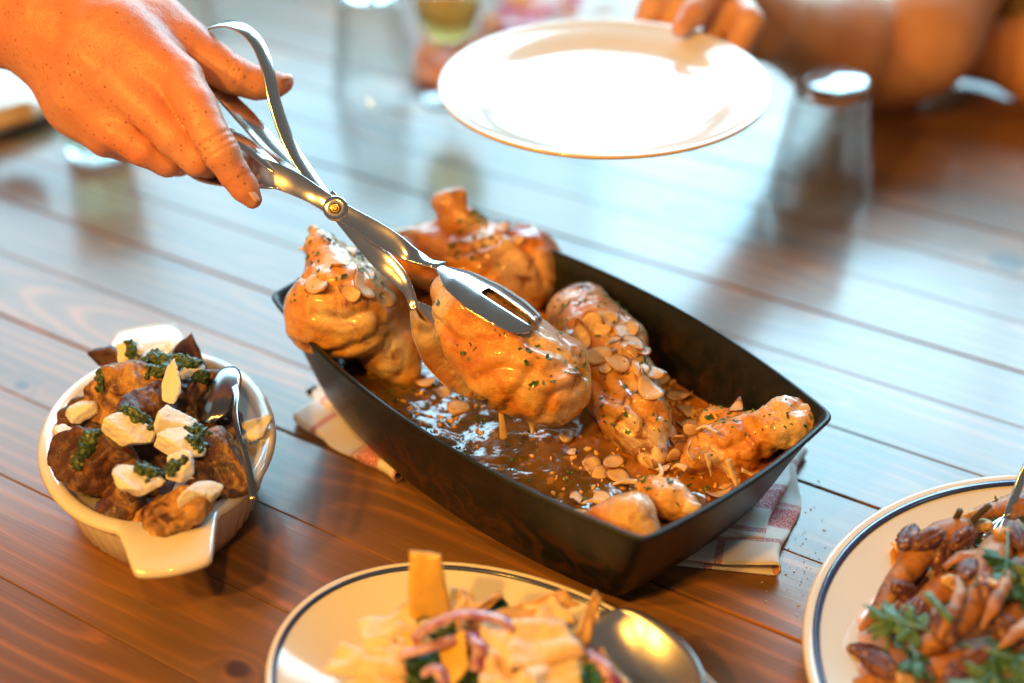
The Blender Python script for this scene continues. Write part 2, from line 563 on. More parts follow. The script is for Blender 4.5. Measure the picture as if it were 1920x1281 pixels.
l0, l1 = A(548, 800, .003), A(575, 742, .003)
e0, e1 = A(552, 792, .002), A(740, 905, .002)
cloth_fold('folded_layer', e0, e1, A(900, 700, 0) - A(720, 820, 0), .0012, .0050, towel, .013, .0035, 8.0)
cloth_fold('folded_layer', A(574, 745, .002), A(760, 890, .002), A(900, 680, 0) - A(720, 800, 0), .0075, .0040, towel, .03, .0040, 11.0)

# fine spray of water drops on the boards beside the towel
M_DROP = Mat('water_drop_glint'); M_DROP.set(Base_Color=(.80, .88, .92), Roughness=.12, IOR=1.33); M_DROP.b.inputs['Transmission Weight'].default_value = .25  # pale, nearly opaque colour stands in for the glints on clear drops
V, F = [], []
for i in range(70):
    p = A(1500 + random.gauss(0, 32), 1050 + random.gauss(0, 55), .0003); r_ = random.uniform(.0003, .0008)
    k0 = len(V); m_ = 10
    for f_, z_ in ((1, 0), (.8, .45), (.4, .7)):
        V += [(p[0] + r_ * f_ * math.cos(2 * math.pi * q / m_), p[1] + r_ * f_ * math.sin(2 * math.pi * q / m_), p[2] + r_ * z_) for q in range(m_)]
    for l_ in range(2):
        F += [(k0 + l_ * m_ + q, k0 + l_ * m_ + (q + 1) % m_, k0 + (l_ + 1) * m_ + (q + 1) % m_, k0 + (l_ + 1) * m_ + q) for q in range(m_)]
    F += [tuple(k0 + 2 * m_ + q for q in range(m_)), tuple(k0 + m_ - 1 - q for q in range(m_))]
tag(mk('water_drops', V, F, M_DROP.m), 'fine water drops sprayed on the boards between towel and right plate', 'water drops', kind='stuff')

# ------------------------------------------------------------------ roasting pan
PAN_C = np.array([.0152, .8306]); PAN_A = R(-47.1)
pu = np.array([math.cos(PAN_A), math.sin(PAN_A)]); pv = np.array([-pu[1], pu[0]])
def pan_outline(n=200, a=.1895, b=.0918, bow=.0268, bow2=.0078):
    top = [(-a + 2 * a * t, b + bow * (1 - (2 * t - 1) ** 2)) for t in np.linspace(0, 1, 40)]
    right = [(a + bow2 * (1 - (2 * t - 1) ** 2), b - 2 * b * t) for t in np.linspace(0, 1, 20)][1:]
    P = top + right
    P = P + [(-x, -y) for x, y in P][1:-0 or None]
    P = np.array(P[:-1])
    # resample and round the corners
    for it in range(1):
        Q = np.vstack([P, P[:1]])
        s = np.r_[0, np.cumsum(np.linalg.norm(np.diff(Q, axis=0), axis=1))]
        t = np.linspace(0, s[-1], 721)[:-1]
        P = np.c_[np.interp(t, s, Q[:, 0]), np.interp(t, s, Q[:, 1])]
    ker = np.hanning(19); ker /= ker.sum()
    Pp = np.vstack([P[-20:], P, P[:20]])
    P = np.c_[np.convolve(Pp[:, 0], ker, 'same'), np.convolve(Pp[:, 1], ker, 'same')][20:-20]
    return P[::3]
PO = pan_outline()
PN = np.roll(PO, -1, 0) - np.roll(PO, 1, 0)
PN = np.c_[PN[:, 1], -PN[:, 0]]; PN /= np.linalg.norm(PN, axis=1)[:, None]
if (PN * PO).sum() < 0: PN = -PN
def pan_ring(scale, inset, z):
    q = PO * scale - PN * inset
    return np.c_[PAN_C[0] + q[:, 0] * pu[0] + q[:, 1] * pv[0], PAN_C[1] + q[:, 0] * pu[1] + q[:, 1] * pv[1], np.full(len(q), z)]
def enamel():
    m = Mat('black_enamel')
    n = m.noise(90, 3)
    zl = m.n('ShaderNodeSeparateXYZ', Vector=m.obj()).outputs[2]
    tide = m.math('MULTIPLY', m.ramp(zl, [(.030, (1, 1, 1)), (.052, (.45, .45, .45)), (.080, (0, 0, 0))]), m.fr(m.noise(48, 5, None, .7, 1.0), .47, .60))
    spl = m.math('MAXIMUM', tide, m.math('MULTIPLY', m.fr(m.noise(120, 3, None, .5), .70, .74), .7))
    c = m.mix(m.fr(n, .4, .7), (.008, .009, .009), (.016, .016, .015))
    m.set(Base_Color=m.mix(m.math('MULTIPLY', spl, .8), c, (.075, .026, .006)), Roughness=m.math('MULTIPLY_ADD', m.noise(400, 3), .14, .30))
    m.b.inputs['Specular IOR Level'].default_value = .32
    m.bump(m.noise(700, 2), .12, .0006)
    return m.m
M_ENAMEL = enamel()
PAN_Z0, PAN_Z1 = .0135, .098
pan = thing('roasting_pan', (PAN_C[0], PAN_C[1], PAN_Z0), 'black bowed rectangular roasting pan holding chicken in sauce', 'roasting pan')
prof_out = [(.64, .010, PAN_Z0), (.76, .004, PAN_Z0), (.795, .001, PAN_Z0 + .001), (.815, 0, PAN_Z0 + .005), (.85, 0, .034), (.895, 0, .056), (.94, 0, .076), (.975, .0, .0915), (.99, .0004, .0950), (1.0, 0, .0962), (1.0, .0004, .0974), (1.0, .0018, .0981), (1.0, .0034, .0974), (.992, .0042, .0955), (.965, .0045, .085), (.92, .0045, .066), (.87, .0045, .044), (.83, .0045, .0225), (.80, .0065, .0190), (.74, .008, .0180), (.36, 0, .0180)]
V, F = loft([pan_ring(*q) for q in prof_out])
fix_normals(mk('body', V, F, M_ENAMEL, pan))

# sauce
def sauce_material():
    m = Mat('paprika_sauce')
    n = m.noise(38, 4, None, .6, .6)
    broth = m.ramp(n, [(.25, (.070, .040, .010)), (.45, (.13, .070, .015)), (.65, (.22, .105, .018)), (.8, (.32, .15, .025))])
    oil = m.ramp(n, [(.25, (.32, .095, .008)), (.5, (.54, .18, .014)), (.75, (.68, .28, .03))])
    gx = m.n('ShaderNodeSeparateXYZ', Vector=m.obj()).outputs
    g_ = m.math('ADD', m.math('ADD', m.math('MULTIPLY', gx[0], 5.0), m.math('MULTIPLY', gx[1], 4.0)), m.math('MULTIPLY_ADD', m.noise(16, 3), 1.6, -.55))
    c = m.mix(m.fr(g_, .15, .75), broth, oil)
    v = m.n('ShaderNodeTexVoronoi', Vector=m.obj(), Scale=260.0).outputs['Distance']
    c = m.mix(m.math('MULTIPLY', m.fr(m.noise(90, 2), .60, .68), .6), c, (.55, .26, .05))
    m.set(Base_Color=c, Roughness=.10, Coat_Weight=.8, Coat_Roughness=.04)
    m.sss(.15, (1.0, .35, .1), .004)
    m.bump(m.math('ADD', m.noise(55, 2, None, .5, .8), m.math('MULTIPLY', v, -.12)), .32, .004)
    return m.m
M_SAUCE = sauce_material()
def sauce_mesh(z=.0490):
    V, n = [], len(PO)
    scales = np.linspace(1, .02, 46)
    base = pan_ring(.8815, .0036, z)
    c = base.mean(0)
    for s in scales:
        for p in base:
            q = c + (p - c) * s
            amp = 1 if s < .985 else .0
            dz = .0021 * mnoise.noise(Vector((q[0] * 45, q[1] * 45, 3))) + .0010 * mnoise.noise(Vector((q[0] * 95, q[1] * 95, 7))) + .0003 * mnoise.noise(Vector((q[0] * 240, q[1] * 240, 1)))
            V.append((q[0], q[1], z + dz * amp + (.0012 if s > .985 else 0)))
    F = grid_faces(len(scales), n, False, True)
    F.append(tuple(range((len(scales) - 1) * n, len(scales) * n)))
    return V, [f[::-1] for f in F]
V, F = sauce_mesh()
sauce = mk('sauce', V, F, M_SAUCE)
if sauce.data.polygons[0].normal.z < 0: sauce.data.flip_normals()
tag(sauce, 'glossy orange brown sauce pooled in the bottom of the black pan', 'sauce', kind='stuff')

# ------------------------------------------------------------------ chicken
def chicken_material(name, tone):
    m = Mat(name)
    n1 = m.noise(17, 5, None, .62, 1.4)
    n2 = m.noise(46, 4, None, .65, .8)
    st = {'gold': [(.26, (.42, .11, .01)), (.40, (.66, .24, .028)), (.50, (.78, .37, .07)), (.60, (.82, .50, .16)), (.74, (.84, .66, .42))],
          'pale': [(.26, (.52, .18, .025)), (.42, (.74, .34, .07)), (.54, (.82, .50, .18)), (.66, (.84, .64, .38)), (.8, (.85, .74, .58))],
          'red': [(.26, (.38, .08, .008)), (.40, (.62, .19, .02)), (.52, (.74, .31, .05)), (.66, (.80, .46, .14)), (.80, (.82, .62, .36))]}[tone]
    c = m.ramp(n1, st)
    low = m.noise(11, 2, None, .5, .6)
    c = m.mix(m.math('MULTIPLY', m.fr(low, .46, .56), .72), c, (.88, .76, .56))
    c = m.mix(m.math('MULTIPLY', m.math('MULTIPLY', m.fr(n2, .50, .62), m.fr(m.noise(14, 3, None, .6, 1.0), .46, .56)), .95), c, (.20, .045, .006))
    c = m.mix(m.math('MULTIPLY', m.fr(m.noise(140, 3), .58, .70), .35), c, (.45, .12, .015))
    # wrinkles run with a swirling, stretched noise
    wr = m.noise(1.0, 4, m.obj((60.0, 170.0, 110.0)), .6, 2.5)
    wa = m.math('ABSOLUTE', m.math('SUBTRACT', wr, .5))
    c = m.mix(m.math('MULTIPLY', m.ramp(wa, [(0, (1, 1, 1)), (.06, (0, 0, 0))]), .30), c, (.40, .11, .015))
    m.set(Base_Color=c, Roughness=m.math('MULTIPLY_ADD', n2, .35, .10), Coat_Weight=m.math('MULTIPLY_ADD', m.fr(m.noise(33, 2), .4, .6), .4, .6), Coat_Roughness=.06)
    m.sss(.14, (1.0, .38, .14), .006)
    h = m.math('ADD', m.math('MULTIPLY', wa, 2.2), m.math('ADD', m.math('MULTIPLY', m.noise(95, 4, None, .65, 1.0), .8), m.math('MULTIPLY', m.noise(520, 3), .30)))
    m.bump(h, .36, .0022)
    return m.m
M_CH_G, M_CH_P, M_CH_R = chicken_material('roast_skin_gold', 'gold'), chicken_material('roast_skin_pale', 'pale'), chicken_material('roast_skin_red', 'red')
LY = [(20, .0042), (46, .0016), (95, .0006), (190, .0004), (420, .0003)]

def fold(V, F, lines, wid=.0034, amp=.0024):
    """press skin folds along lines drawn on the near side, with a swollen lip beside each"""
    tree = BVHTree.FromPolygons([Vector(v) for v in V], [tuple(int(i) for i in f) for f in F])
    N = vnormals(V, F); d = np.zeros(len(V))
    for ln in lines:
        pts = []
        for x, y in spline(np.array(ln, float), 14):
            r = hit(x + 2.5 * mnoise.noise(Vector((x * .05, y * .05, 0))), y + 3 * mnoise.noise(Vector((y * .05, x * .05, 4))), [tree])
            if r is not None: pts.append(np.array(r[0]))
        if len(pts) < 3: continue
        dm = np.full(len(V), 1e9)
        for q in pts: dm = np.minimum(dm, np.linalg.norm(V - q, axis=1))
        d += -amp * np.exp(-(dm / wid) ** 2) + amp * .45 * np.exp(-((dm - 2.3 * wid) / (1.3 * wid)) ** 2)
    return V + N * d[:, None]
def chick(name, prims, mat, label, seed, cuts=(), ly=LY, h=.0017, folds=()):
    V, F = sdf_mesh(list(prims) + list(cuts), h)
    V = rough(V, F, ly[:2], seed)
    if folds: V = fold(V, F, folds)
    V = rough(V, F, ly[2:], seed)
    o = mk(name, V, F, mat)
    return tag(o, label, 'chicken', 'roast chicken pieces in and above the pan')

c_left = chick('roast_chicken', chain([(598, 590, 0.105, 62), (640, 575, 0.108, 88), (690, 560, 0.095, 80)], .015) +
               chain([(625, 545, 0.120, 62), (618, 500, 0.132, 34), (606, 462, 0.142, 19), (596, 446, 0.146, 13)], .012) +
               chain([(690, 600, 0.080, 70), (735, 660, 0.065, 52), (760, 700, 0.052, 28)], .012) +
               chain([(575, 466, 0.139, 6), (598, 450, 0.144, 12), (640, 462, 0.139, 8)], .006),
               M_CH_P, 'plump pale chicken leg bulging over the left corner of the black pan', 1.0, folds=[[(545, 640), (610, 662), (680, 645), (735, 600)], [(685, 545), (712, 600), (728, 670)], [(575, 520), (620, 540), (672, 520)], [(590, 590), (640, 600), (690, 585)]])
c_back = chick('roast_chicken', chain([(745, 470, 0.085, 42), (820, 480, 0.082, 62), (900, 505, 0.078, 70), (965, 508, 0.075, 80)], .015) +
               chain([(915, 450, 0.095, 38), (880, 420, 0.105, 24), (848, 390, 0.117, 21)], .010) +
               chain([(826, 380, 0.120, 20), (862, 368, 0.124, 15)], .008) + [el(A(975, 500, .076), (.038, .036, .034), (0, 0, .6), .012)],
               M_CH_R, 'chicken leg at the back of the pan, its knuckle end sticking up over the rim', 2.3, folds=[[(760, 440), (835, 475), (925, 455)], [(895, 545), (945, 480), (1005, 460)], [(800, 510), (850, 500), (900, 520)], [(960, 440), (1000, 480), (1020, 530)]])
c_mid = chick('roast_chicken', chain([(1075, 590, 0.075, 46), (1120, 640, 0.075, 72), (1155, 715, 0.070, 70), (1195, 790, 0.063, 56), (1222, 850, 0.054, 30)], .012) +
              chain([(1105, 570, 0.082, 34), (1170, 640, 0.080, 40)], .012),
              M_CH_G, 'chicken piece strewn with almond flakes in the middle of the pan', 3.7, folds=[[(1070, 610), (1130, 622), (1195, 640)], [(1095, 700), (1150, 745), (1235, 775)], [(1130, 780), (1175, 800), (1215, 850)], [(1170, 700), (1190, 750), (1215, 800)]])
c_right = chick('roast_chicken', chain([(1500, 790, 0.082, 34), (1470, 790, 0.080, 38), (1425, 815, 0.070, 34), (1370, 835, 0.062, 42), (1320, 850, 0.056, 38)], .008) +
                chain([(1470, 765, 0.090, 16), (1512, 762, 0.086, 14)], .006) + chain([(1340, 790, 0.060, 30), (1400, 800, 0.065, 30)], .01) +
                chain([(1390, 850, 0.055, 40), (1370, 880, 0.050, 22)], .008) + chain([(1310, 868, 0.056, 22), (1285, 872, 0.053, 15)], .006),
                M_CH_G, 'chicken wing with torn meat resting in the right corner of the pan', 5.1, folds=[[(1395, 795), (1425, 830), (1428, 865)], [(1452, 770), (1476, 800), (1488, 828)], [(1310, 830), (1350, 845), (1395, 835)]], ly=[(26, .003), (60, .0024), (140, .0018), (330, .0008)], h=.0015)
c_near = chick('roast_chicken', chain([(1090, 975, 0.054, 18), (1140, 975, 0.060, 34), (1185, 975, 0.063, 44), (1198, 1000, 0.058, 34)], .008),
               M_CH_G, 'small orange chicken wing tip at the near corner of the pan', 6.4, ly=[(30, .003), (80, .0016), (200, .0008)], h=.0014)
c_near2 = chick('roast_chicken', chain([(1215, 920, 0.060, 26), (1250, 935, 0.064, 32), (1288, 950, 0.064, 24)], .008) + chain([(1200, 925, 0.056, 14), (1230, 912, 0.066, 12)], .006),
                M_CH_P, 'pale chicken joint with brown char beside the near corner of the pan', 8.2, ly=[(30, .003), (80, .0018), (200, .0009)], h=.0014)
HW = .958
c_held = chick('roast_chicken', chain([(850, 548, HW + .02, 44), (885, 585, HW + .01, 60), (945, 650, HW + .004, 76), (1000, 700, HW, 80), (1032, 728, HW - .004, 66)], .014, 'd') +
               chain([(850, 600, HW + .012, 30), (880, 650, HW + .004, 38), (930, 700, HW, 56)], .012, 'd') +
               chain([(1000, 640, HW + .012, 34), (1062, 672, HW + .008, 34), (1070, 740, HW + .004, 30), (1040, 760, HW, 34)], .012, 'd') +
               chain([(1084, 776, HW + .002, 5), (1072, 760, HW, 10)], .004, 'd') +
               chain([(998, 812, HW + .002, 4), (996, 770, HW, 12)], .004, 'd'),
               M_CH_G, 'golden chicken breast held up between the two tong spoons above the pan', 9.9, folds=[[(890, 715), (945, 690), (1005, 702), (1065, 688)], [(995, 640), (1045, 662), (1098, 705)], [(945, 770), (980, 722), (1000, 690)], [(815, 600), (865, 640), (935, 640)], [(1020, 780), (1040, 740), (1085, 725)]], ly=[(20, .0038), (44, .0014), (90, .0006), (180, .0004), (400, .0003)], h=.0014)
M_BONE = simple('cooked_bone', (.72, .56, .40), .45, var=.25, vs_=120, bump=.4)
M_MEAT = simple('torn_meat', (.74, .52, .32), .5, var=.3, vs_=220, bump=.5)
def bone(parent, pts, seed):
    return solid('bone_end', chain(pts, .004), .0011, M_BONE, [(160, .0008), (400, .0004)], seed, parent=parent)
bone(c_left, [(600, 448, .146, 11), (592, 436, .150, 8), (586, 430, .151, 9)], 1)
bone(c_back, [(850, 388, .118, 13), (838, 376, .121, 12), (856, 368, .123, 10)], 2)
bone(c_right, [(1505, 775, .088, 20), (1518, 770, .090, 15)], 3)
bone(c_near2, [(1290, 950, .066, 16), (1302, 954, .066, 13)], 4)
def shreds(parent, items):
    for pts in items:
        P = spline([np.r_[A(*p[:3]), p[3] / 1000] for p in pts], 6)
        V, F = tube(P[:, :3], P[:, 3], 8, .55)
        V = rough(V, np.array([f for f in F if len(f) == 4]), [(200, .0007), (500, .0004)], P[0][0] * 99)
        fix_normals(mk('meat_shred', V, F, M_MEAT, parent))
shreds(c_right, [[(1325, 850, .074, 2.4), (1330, 872, .068, 1.6), (1334, 895, .058, .8)], [(1365, 862, .072, 3.0), (1374, 890, .064, 2.0), (1386, 922, .056, 1.4)], [(1300, 862, .066, 2.2), (1290, 845, .072, 1.6), (1296, 826, .076, .8)],
                 [(1345, 812, .080, 2.2), (1322, 800, .082, 1.6), (1305, 806, .078, .8)], [(1390, 880, .062, 2.6), (1412, 890, .058, 1.5), (1424, 884, .056, .8)], [(1288, 880, .062, 3), (1270, 872, .062, 2.2), (1258, 880, .058, 1.0)]])
shreds(c_near2, [[(1215, 910, .066, 2.4), (1180, 902, .062, 2.6), (1150, 908, .056, 1.2)], [(1225, 905, .070, 2), (1240, 888, .074, 1.6), (1236, 870, .074, .8)]])
shreds(c_near, [[(1105, 962, .060, 2.2), (1075, 958, .058, 1.4), (1058, 960, .055, .8)], [(1150, 942, .066, 2.4), (1115, 938, .062, 2.2), (1090, 944, .056, 1.0)]])
shreds(c_left, [[(590, 450, .142, 2.6), (572, 462, .139, 2.0), (562, 468, .137, 1.0)], [(612, 452, .144, 2.2), (640, 458, .140, 2.2), (652, 470, .136, 1.0)], [(596, 444, .148, 2.2), (588, 428, .152, 1.6), (590, 420, .153, .8)]])
CH = [c_left, c_back, c_mid, c_right, c_near, c_near2, c_held]
T_CH = [bvh_of(o) for o in CH]
T_SAUCE = bvh_of(sauce)
M_STRAND = simple('onion_strand', (.72, .50, .20), .25, var=.2, Transmission_Weight=.3)
V, F = tube(spline([D(938, 765, HW), D(942, 795, HW), D(945, 826, HW + .002)], 5), list(np.linspace(.0016, .0030, 10)) + [.0012], 8, .3)
tag(mk('onion_shred', V, F, M_STRAND), 'limp golden onion shred dangling under the held chicken', 'onion')

# ------------------------------------------------------------------ almond flakes, herbs
def almond_material():
    m = Mat('toasted_almond')
    d = m.n('ShaderNodeVectorMath', {'operation': 'LENGTH'}, i0=m.obj((1 / .0085, 1 / .0062, 0.0))).outputs['Value']
    c = m.mix(m.fr(m.noise(150, 3), .35, .7), (.78, .58, .36), (.70, .42, .20))
    c = m.mix(m.fr(d, .86, .95), c, (.36, .15, .05))
    m.set(Base_Color=c, Roughness=.35)
    m.sss(.15, (1, .5, .2), .002)
    return m.m
M_ALM = almond_material()
def flake_mesh(curl, tip, seed, chop=9.0):
    n, th = 22, .0006
    t = np.linspace(0, 2 * math.pi, n, endpoint=False)
    rr = 1 + .06 * np.sin(3 * t + seed)
    V = []
    for side in (1, -1):
        for s in (1.0, .6):
            x = .0085 * s * rr * np.cos(t) * (1 + tip * np.cos(t)); y = .0062 * s * rr * np.sin(t) * (1 - .25 * np.cos(t))
            x = np.minimum(x, chop * .0085 + .0006 * np.sin(9 * t)); x = np.where(x > 0, x * (1 + .12 * (1 - np.abs(np.sin(t)))), x)
            z = curl * (x * x) * 60 - curl * .3 * y + side * th / 2 * (1 if s < 1 else .75)
            V += np.c_[x, y, z].tolist()
        V.append((0, 0, side * th / 2))
    F = []
    b2 = 2 * n + 1
    for i in range(n):
        j = (i + 1) % n
        F += [(i, j, n + j, n + i), (n + i, n + j, 2 * n), (b2 + j, b2 + i, b2 + n + i, b2 + n + j), (b2 + n + j, b2 + n + i, b2 + 2 * n), (j, i, b2 + i, b2 + j)]
    me = bpy.data.meshes.new('almond_flake'); me.from_pydata(V, [], F); me.materials.append(M_ALM)
    for p in me.polygons: p.use_smooth = True
    return me
FLK = [flake_mesh(c, t, s) for c, t, s in ((.35, .1, 0), (-.4, .12, 1), (.15, .05, 2), (.9, .15, 3), (.5, .1, 4), (-.8, .1, 5))] + [flake_mesh(.6, .1, 6, .25), flake_mesh(-.3, .1, 7, -.05), flake_mesh(1.2, .05, 8, .5)]
def put_flake(px, py, trees, label, group, tilt=.35, sc=1.0, spin=None, stand=False):
    r = hit(px, py, trees)
    if r is None: return
    n = r[1] if r[1].dot(Vector(EYE) - r[0]) > 0 else -r[1]
    n = (n + Vector((random.uniform(-tilt, tilt), random.uniform(-tilt, tilt), .3))).normalized()
    o = bpy.data.objects.new('almond_flake', random.choice(FLK))
    q = n.to_track_quat('Z', 'X').to_matrix() @ Matrix.Rotation(random.uniform(0, 6.28) if spin is None else spin, 3, 'Z')
    if stand: q = q @ Matrix.Rotation(R(75), 3, 'Y')
    s = sc * random.uniform(.7, 1.15)
    o.matrix_world = Matrix.Translation(r[0] + n * (.0012 if not stand else .006 * s)) @ q.to_4x4() @ Matrix.Diagonal((s, s, s, 1))
    COL.objects.link(o)
    return tag(o, label, 'almond', group)
for px, py in [(660, 552), (596, 535), (640, 500), (700, 520), (678, 540), (720, 560), (655, 470)]:
    put_flake(px, py, [T_CH[0]], 'toasted almond flake on the pale leg at the left corner of the pan', 'almond flakes on the left chicken leg', .3, 1.25)
for px, py in [(1140, 592), (1128, 618), (1168, 625), (1180, 612), (1150, 645), (1158, 680), (1135, 690), (1122, 668), (1178, 660), (1200, 690), (1198, 660), (1090, 640), (1108, 612), (1215, 735), (1220, 700), (1188, 645)]:
    put_flake(px, py, [T_CH[2]], 'toasted almond flake on the chicken piece in the middle of the pan', 'almond flakes on the middle chicken piece', .3, 1.15)
for px, py in [(940, 430), (975, 445), (920, 455)]:
    put_flake(px, py, [T_CH[1]], 'toasted almond flake on the chicken leg at the back of the pan', 'almond flakes on the back chicken leg', .3, 1.0)
for px, py, st in [(1285, 720, 0), (1300, 735, 0), (1330, 750, 0), (1345, 745, 0), (1270, 745, 0), (1290, 770, 0), (1320, 715, 0), (1240, 715, 0), (1285, 800, 0), (1275, 835, 1), (1268, 828, 1), (1310, 815, 1), (1235, 870, 1), (1215, 880, 1), (1262, 870, 1), (1300, 800, 0), (1130, 890, 0), (1160, 895, 0), (1105, 880, 0), (1150, 870, 0), (1080, 940, 0), (1120, 935, 0), (1380, 770, 0), (1365, 760, 0), (1060, 820, 0), (1080, 850, 0), (1345, 930, 0), (1370, 915, 0), (830, 740, 0), (800, 720, 0), (860, 765, 0), (1265, 700, 0), (1230, 660, 0)]:
    put_flake(px, py, [T_SAUCE] + T_CH[2:6], 'toasted almond flake floating in the sauce of the black pan', 'almond flakes in the sauce', .35, 1.15, None, bool(st))

def herb_material(name, a, b):
    m = Mat(name)
    m.set(Base_Color=m.mix(m.fr(m.noise(180, 2), .35, .65), a, b), Roughness=.45)
    m.sss(.1, (.4, 1, .2), .002)
    return m.m
M_BIT = simple('onion_and_almond_bits', (.74, .42, .12), .3, var=.3, vs_=200)
V, F = [], []
for i in range(260):
    for _ in range(20):
        px, py = random.choice([(1290, 760), (1290, 760), (1130, 880), (850, 770), (1340, 900), (1250, 700)])
        r = T_SAUCE.ray_cast(Vector(EYE), Vector(ray(px + random.gauss(0, 60), py + random.gauss(0, 40))).normalized())
        if r[0] is not None: break
    if r[0] is None: continue
    k0 = len(V); sz = random.uniform(.0010, .0032); a_ = random.uniform(0, 6.28); c_, s_ = math.cos(a_), math.sin(a_); asp = random.uniform(.3, .8)
    for z_, f_ in ((-.0004, .9), (.0006, 1.0), (.0012, .6)):
        for q in range(7):
            x_, y_ = sz * f_ * math.cos(q * 2 * math.pi / 7) * random.uniform(.85, 1.1), sz * asp * f_ * math.sin(q * 2 * math.pi / 7)
            V.append((r[0].x + x_ * c_ - y_ * s_, r[0].y + x_ * s_ + y_ * c_, r[0].z + z_ + .12 * x_))
    for l_ in range(2): F += [(k0 + l_ * 7 + q, k0 + l_ * 7 + (q + 1) % 7, k0 + l_ * 7 + 7 + (q + 1) % 7, k0 + l_ * 7 + 7 + q) for q in range(7)]
    F.append(tuple(k0 + 14 + q for q in range(7)))
tag(mk('sauce_bits', V, F, M_BIT), 'tiny orange onion and almond bits floating in the sauce', 'bits', kind='stuff')
M_HERB = herb_material('chopped_parsley', (.022, .070, .012), (.09, .19, .03))
def herb_scatter(name, o, count, label, size=(.0008, .0032), upmin=.35, regions=None):
    """many tiny chopped leaf bits lying on an object's upper faces"""
    me = o.data; off = np.array(o.location)
    ps = [p for p in me.polygons if p.normal.z > upmin]
    if not ps: ps = [p for p in me.polygons if -p.normal.z > upmin]
    V, F = [], []
    tries = 0
    while len(F) < count * 8 and tries < count * 40:
        tries += 1
        p = random.choice(ps); c = np.array(p.center) + off
        if regions and not regions(c): continue
        if mnoise.noise(Vector(c * 38)) < random.uniform(-.5, .35): continue
        n = np.array(p.normal); n = n * (1 if n[2] > 0 else -1)
        t = np.cross(n, rng.normal(size=3)); t /= np.linalg.norm(t) + 1e-9
        b = np.cross(n, t)
        s = size[0] + (size[1] - size[0]) * random.random() ** 1.8; w = s * random.uniform(.3, .8)
        lift = n * random.uniform(.0001, .0008)
        k0 = len(V); cu = random.uniform(-.3, 1.0) * s; m_ = 8
        V.append(c + lift)
        for q in range(m_):
            a_ = 2 * math.pi * q / m_; f_ = random.uniform(.55, 1.1) * (1.15 if q % 2 else .8)
            V.append(c + lift + t * s * f_ * math.cos(a_) + b * w * f_ * math.sin(a_) + n * (cu * .5 * math.cos(a_) ** 2 + random.uniform(-.1, .25) * s))
        F += [(k0, k0 + 1 + q, k0 + 1 + (q + 1) % m_) for q in range(m_)]
    if not F: return
    ob = mk(name, V, F, M_HERB, smooth=False)
    md = ob.modifiers.new('thick', 'SOLIDIFY'); md.thickness = .0003
    return tag(ob, label, 'herbs', kind='stuff')
def toward(p, px, py, r):
    v = np.asarray(p) - EYE; w = v @ _F
    return math.hypot(960 + FPX * (v @ _R) / w - px, 640.5 - FPX * (v @ _U) / w - py) < r
herb_scatter('chopped_herbs', c_left, 90, 'chopped green herb bits on the pale leg at the left corner of the pan', upmin=.45)
herb_scatter('chopped_herbs', c_back, 130, 'chopped green herbs heaped on the leg at the back of the pan', (.0012, .003), .5, lambda c: toward(c, 895, 455, 62))
herb_scatter('chopped_herbs', c_mid, 170, 'chopped green herb bits on the almond strewn chicken piece')
herb_scatter('chopped_herbs', c_right, 70, 'chopped green herb bits on the wing in the right corner of the pan')
herb_scatter('chopped_herbs', c_near2, 25, 'chopped green herb bits on the pale joint near the pan corner')
herb_scatter('chopped_herbs', c_held, 95, 'chopped green herb bits on the chicken held in the tongs', (.0009, .0036), .3, lambda c: c[2] > .11)
herb_scatter('chopped_herbs', sauce, 520, 'chopped green herb bits floating in the orange sauce', (.0010, .0026), .5, lambda c: toward(c, 1290, 800, 120) or toward(c, 800, 800, 110) or toward(c, 1340, 920, 70) or toward(c, 1260, 980, 40) or (random.random() < .12))

# ------------------------------------------------------------------ serving tongs
def steel():
    m = Mat('stainless_steel')
    n = m.noise(60, 4)
    m.set(Base_Color=(.80, .79, .77), Metallic=1.0, Roughness=m.math('MULTIPLY_ADD', n, .10, .10))
    m.bump(m.noise(500, 2), .04, .0004)
    return m.m
M_STEEL = steel()
M_BRASS = simple('brass_rivet', (.72, .46, .16), .22, 1.0)
tongs = thing('serving_tongs', D(960, 640, .95), 'steel scissor serving tongs with a spoon and a slotted spoon gripping chicken', 'tongs')
sx_, sy_ = _R, _U
def path_d(pts, m=6):
    return spline([D(x, y, w) for x, y, w in pts], m)
# finger loops: flat bands bent round, seen from inside and above
def band(name, pts, half, tilt, parent, th=.0018):
    P = path_d([p[:3] for p in pts], 7)
    w = _F + tilt[0] * _R + tilt[1] * _U
    w = w / np.linalg.norm(w)
    hw = spline([[p[3]] for p in pts], 7)[:, 0] if len(pts[0]) > 3 else np.full(len(P), half)
    wv = [w * a for a in hw]
    V, F = strip(P, wv, th)
    return fix_normals(mk(name, V, F, M_STEEL, parent))
b = .0058
band('thumb_loop', [(626, 392, .965, .0035), (606, 362, .972, .0045), (572, 318, .980, .006), (542, 268, .982, b), (516, 195, .982, b), (502, 130, .984, b), (484, 84, .988, b), (458, 56, .995, b), (424, 45, 1.005, b), (386, 58, 1.012, b), (362, 92, 1.012, b), (372, 130, 1.010, b), (412, 170, 1.006, .0070), (462, 222, 1.000, .0085), (512, 278, .992, .0080), (560, 325, .984, .006), (606, 374, .972, .0045), (624, 392, .966, .0035)], b, (.75, .65), tongs)
b = .0065
band('finger_loop', [(552, 345, .9715, .003), (500, 303, .975, .0060), (462, 272, .985, b), (420, 246, .995, b), (376, 240, 1.002, b), (345, 262, 1.005, b), (345, 300, 1.003, b), (372, 326, .998, b), (415, 338, .990, b), (462, 342, .980, .006), (510, 345, .972, .0055), (552, 350, .9715, .003)], b, (.35, .85), tongs)
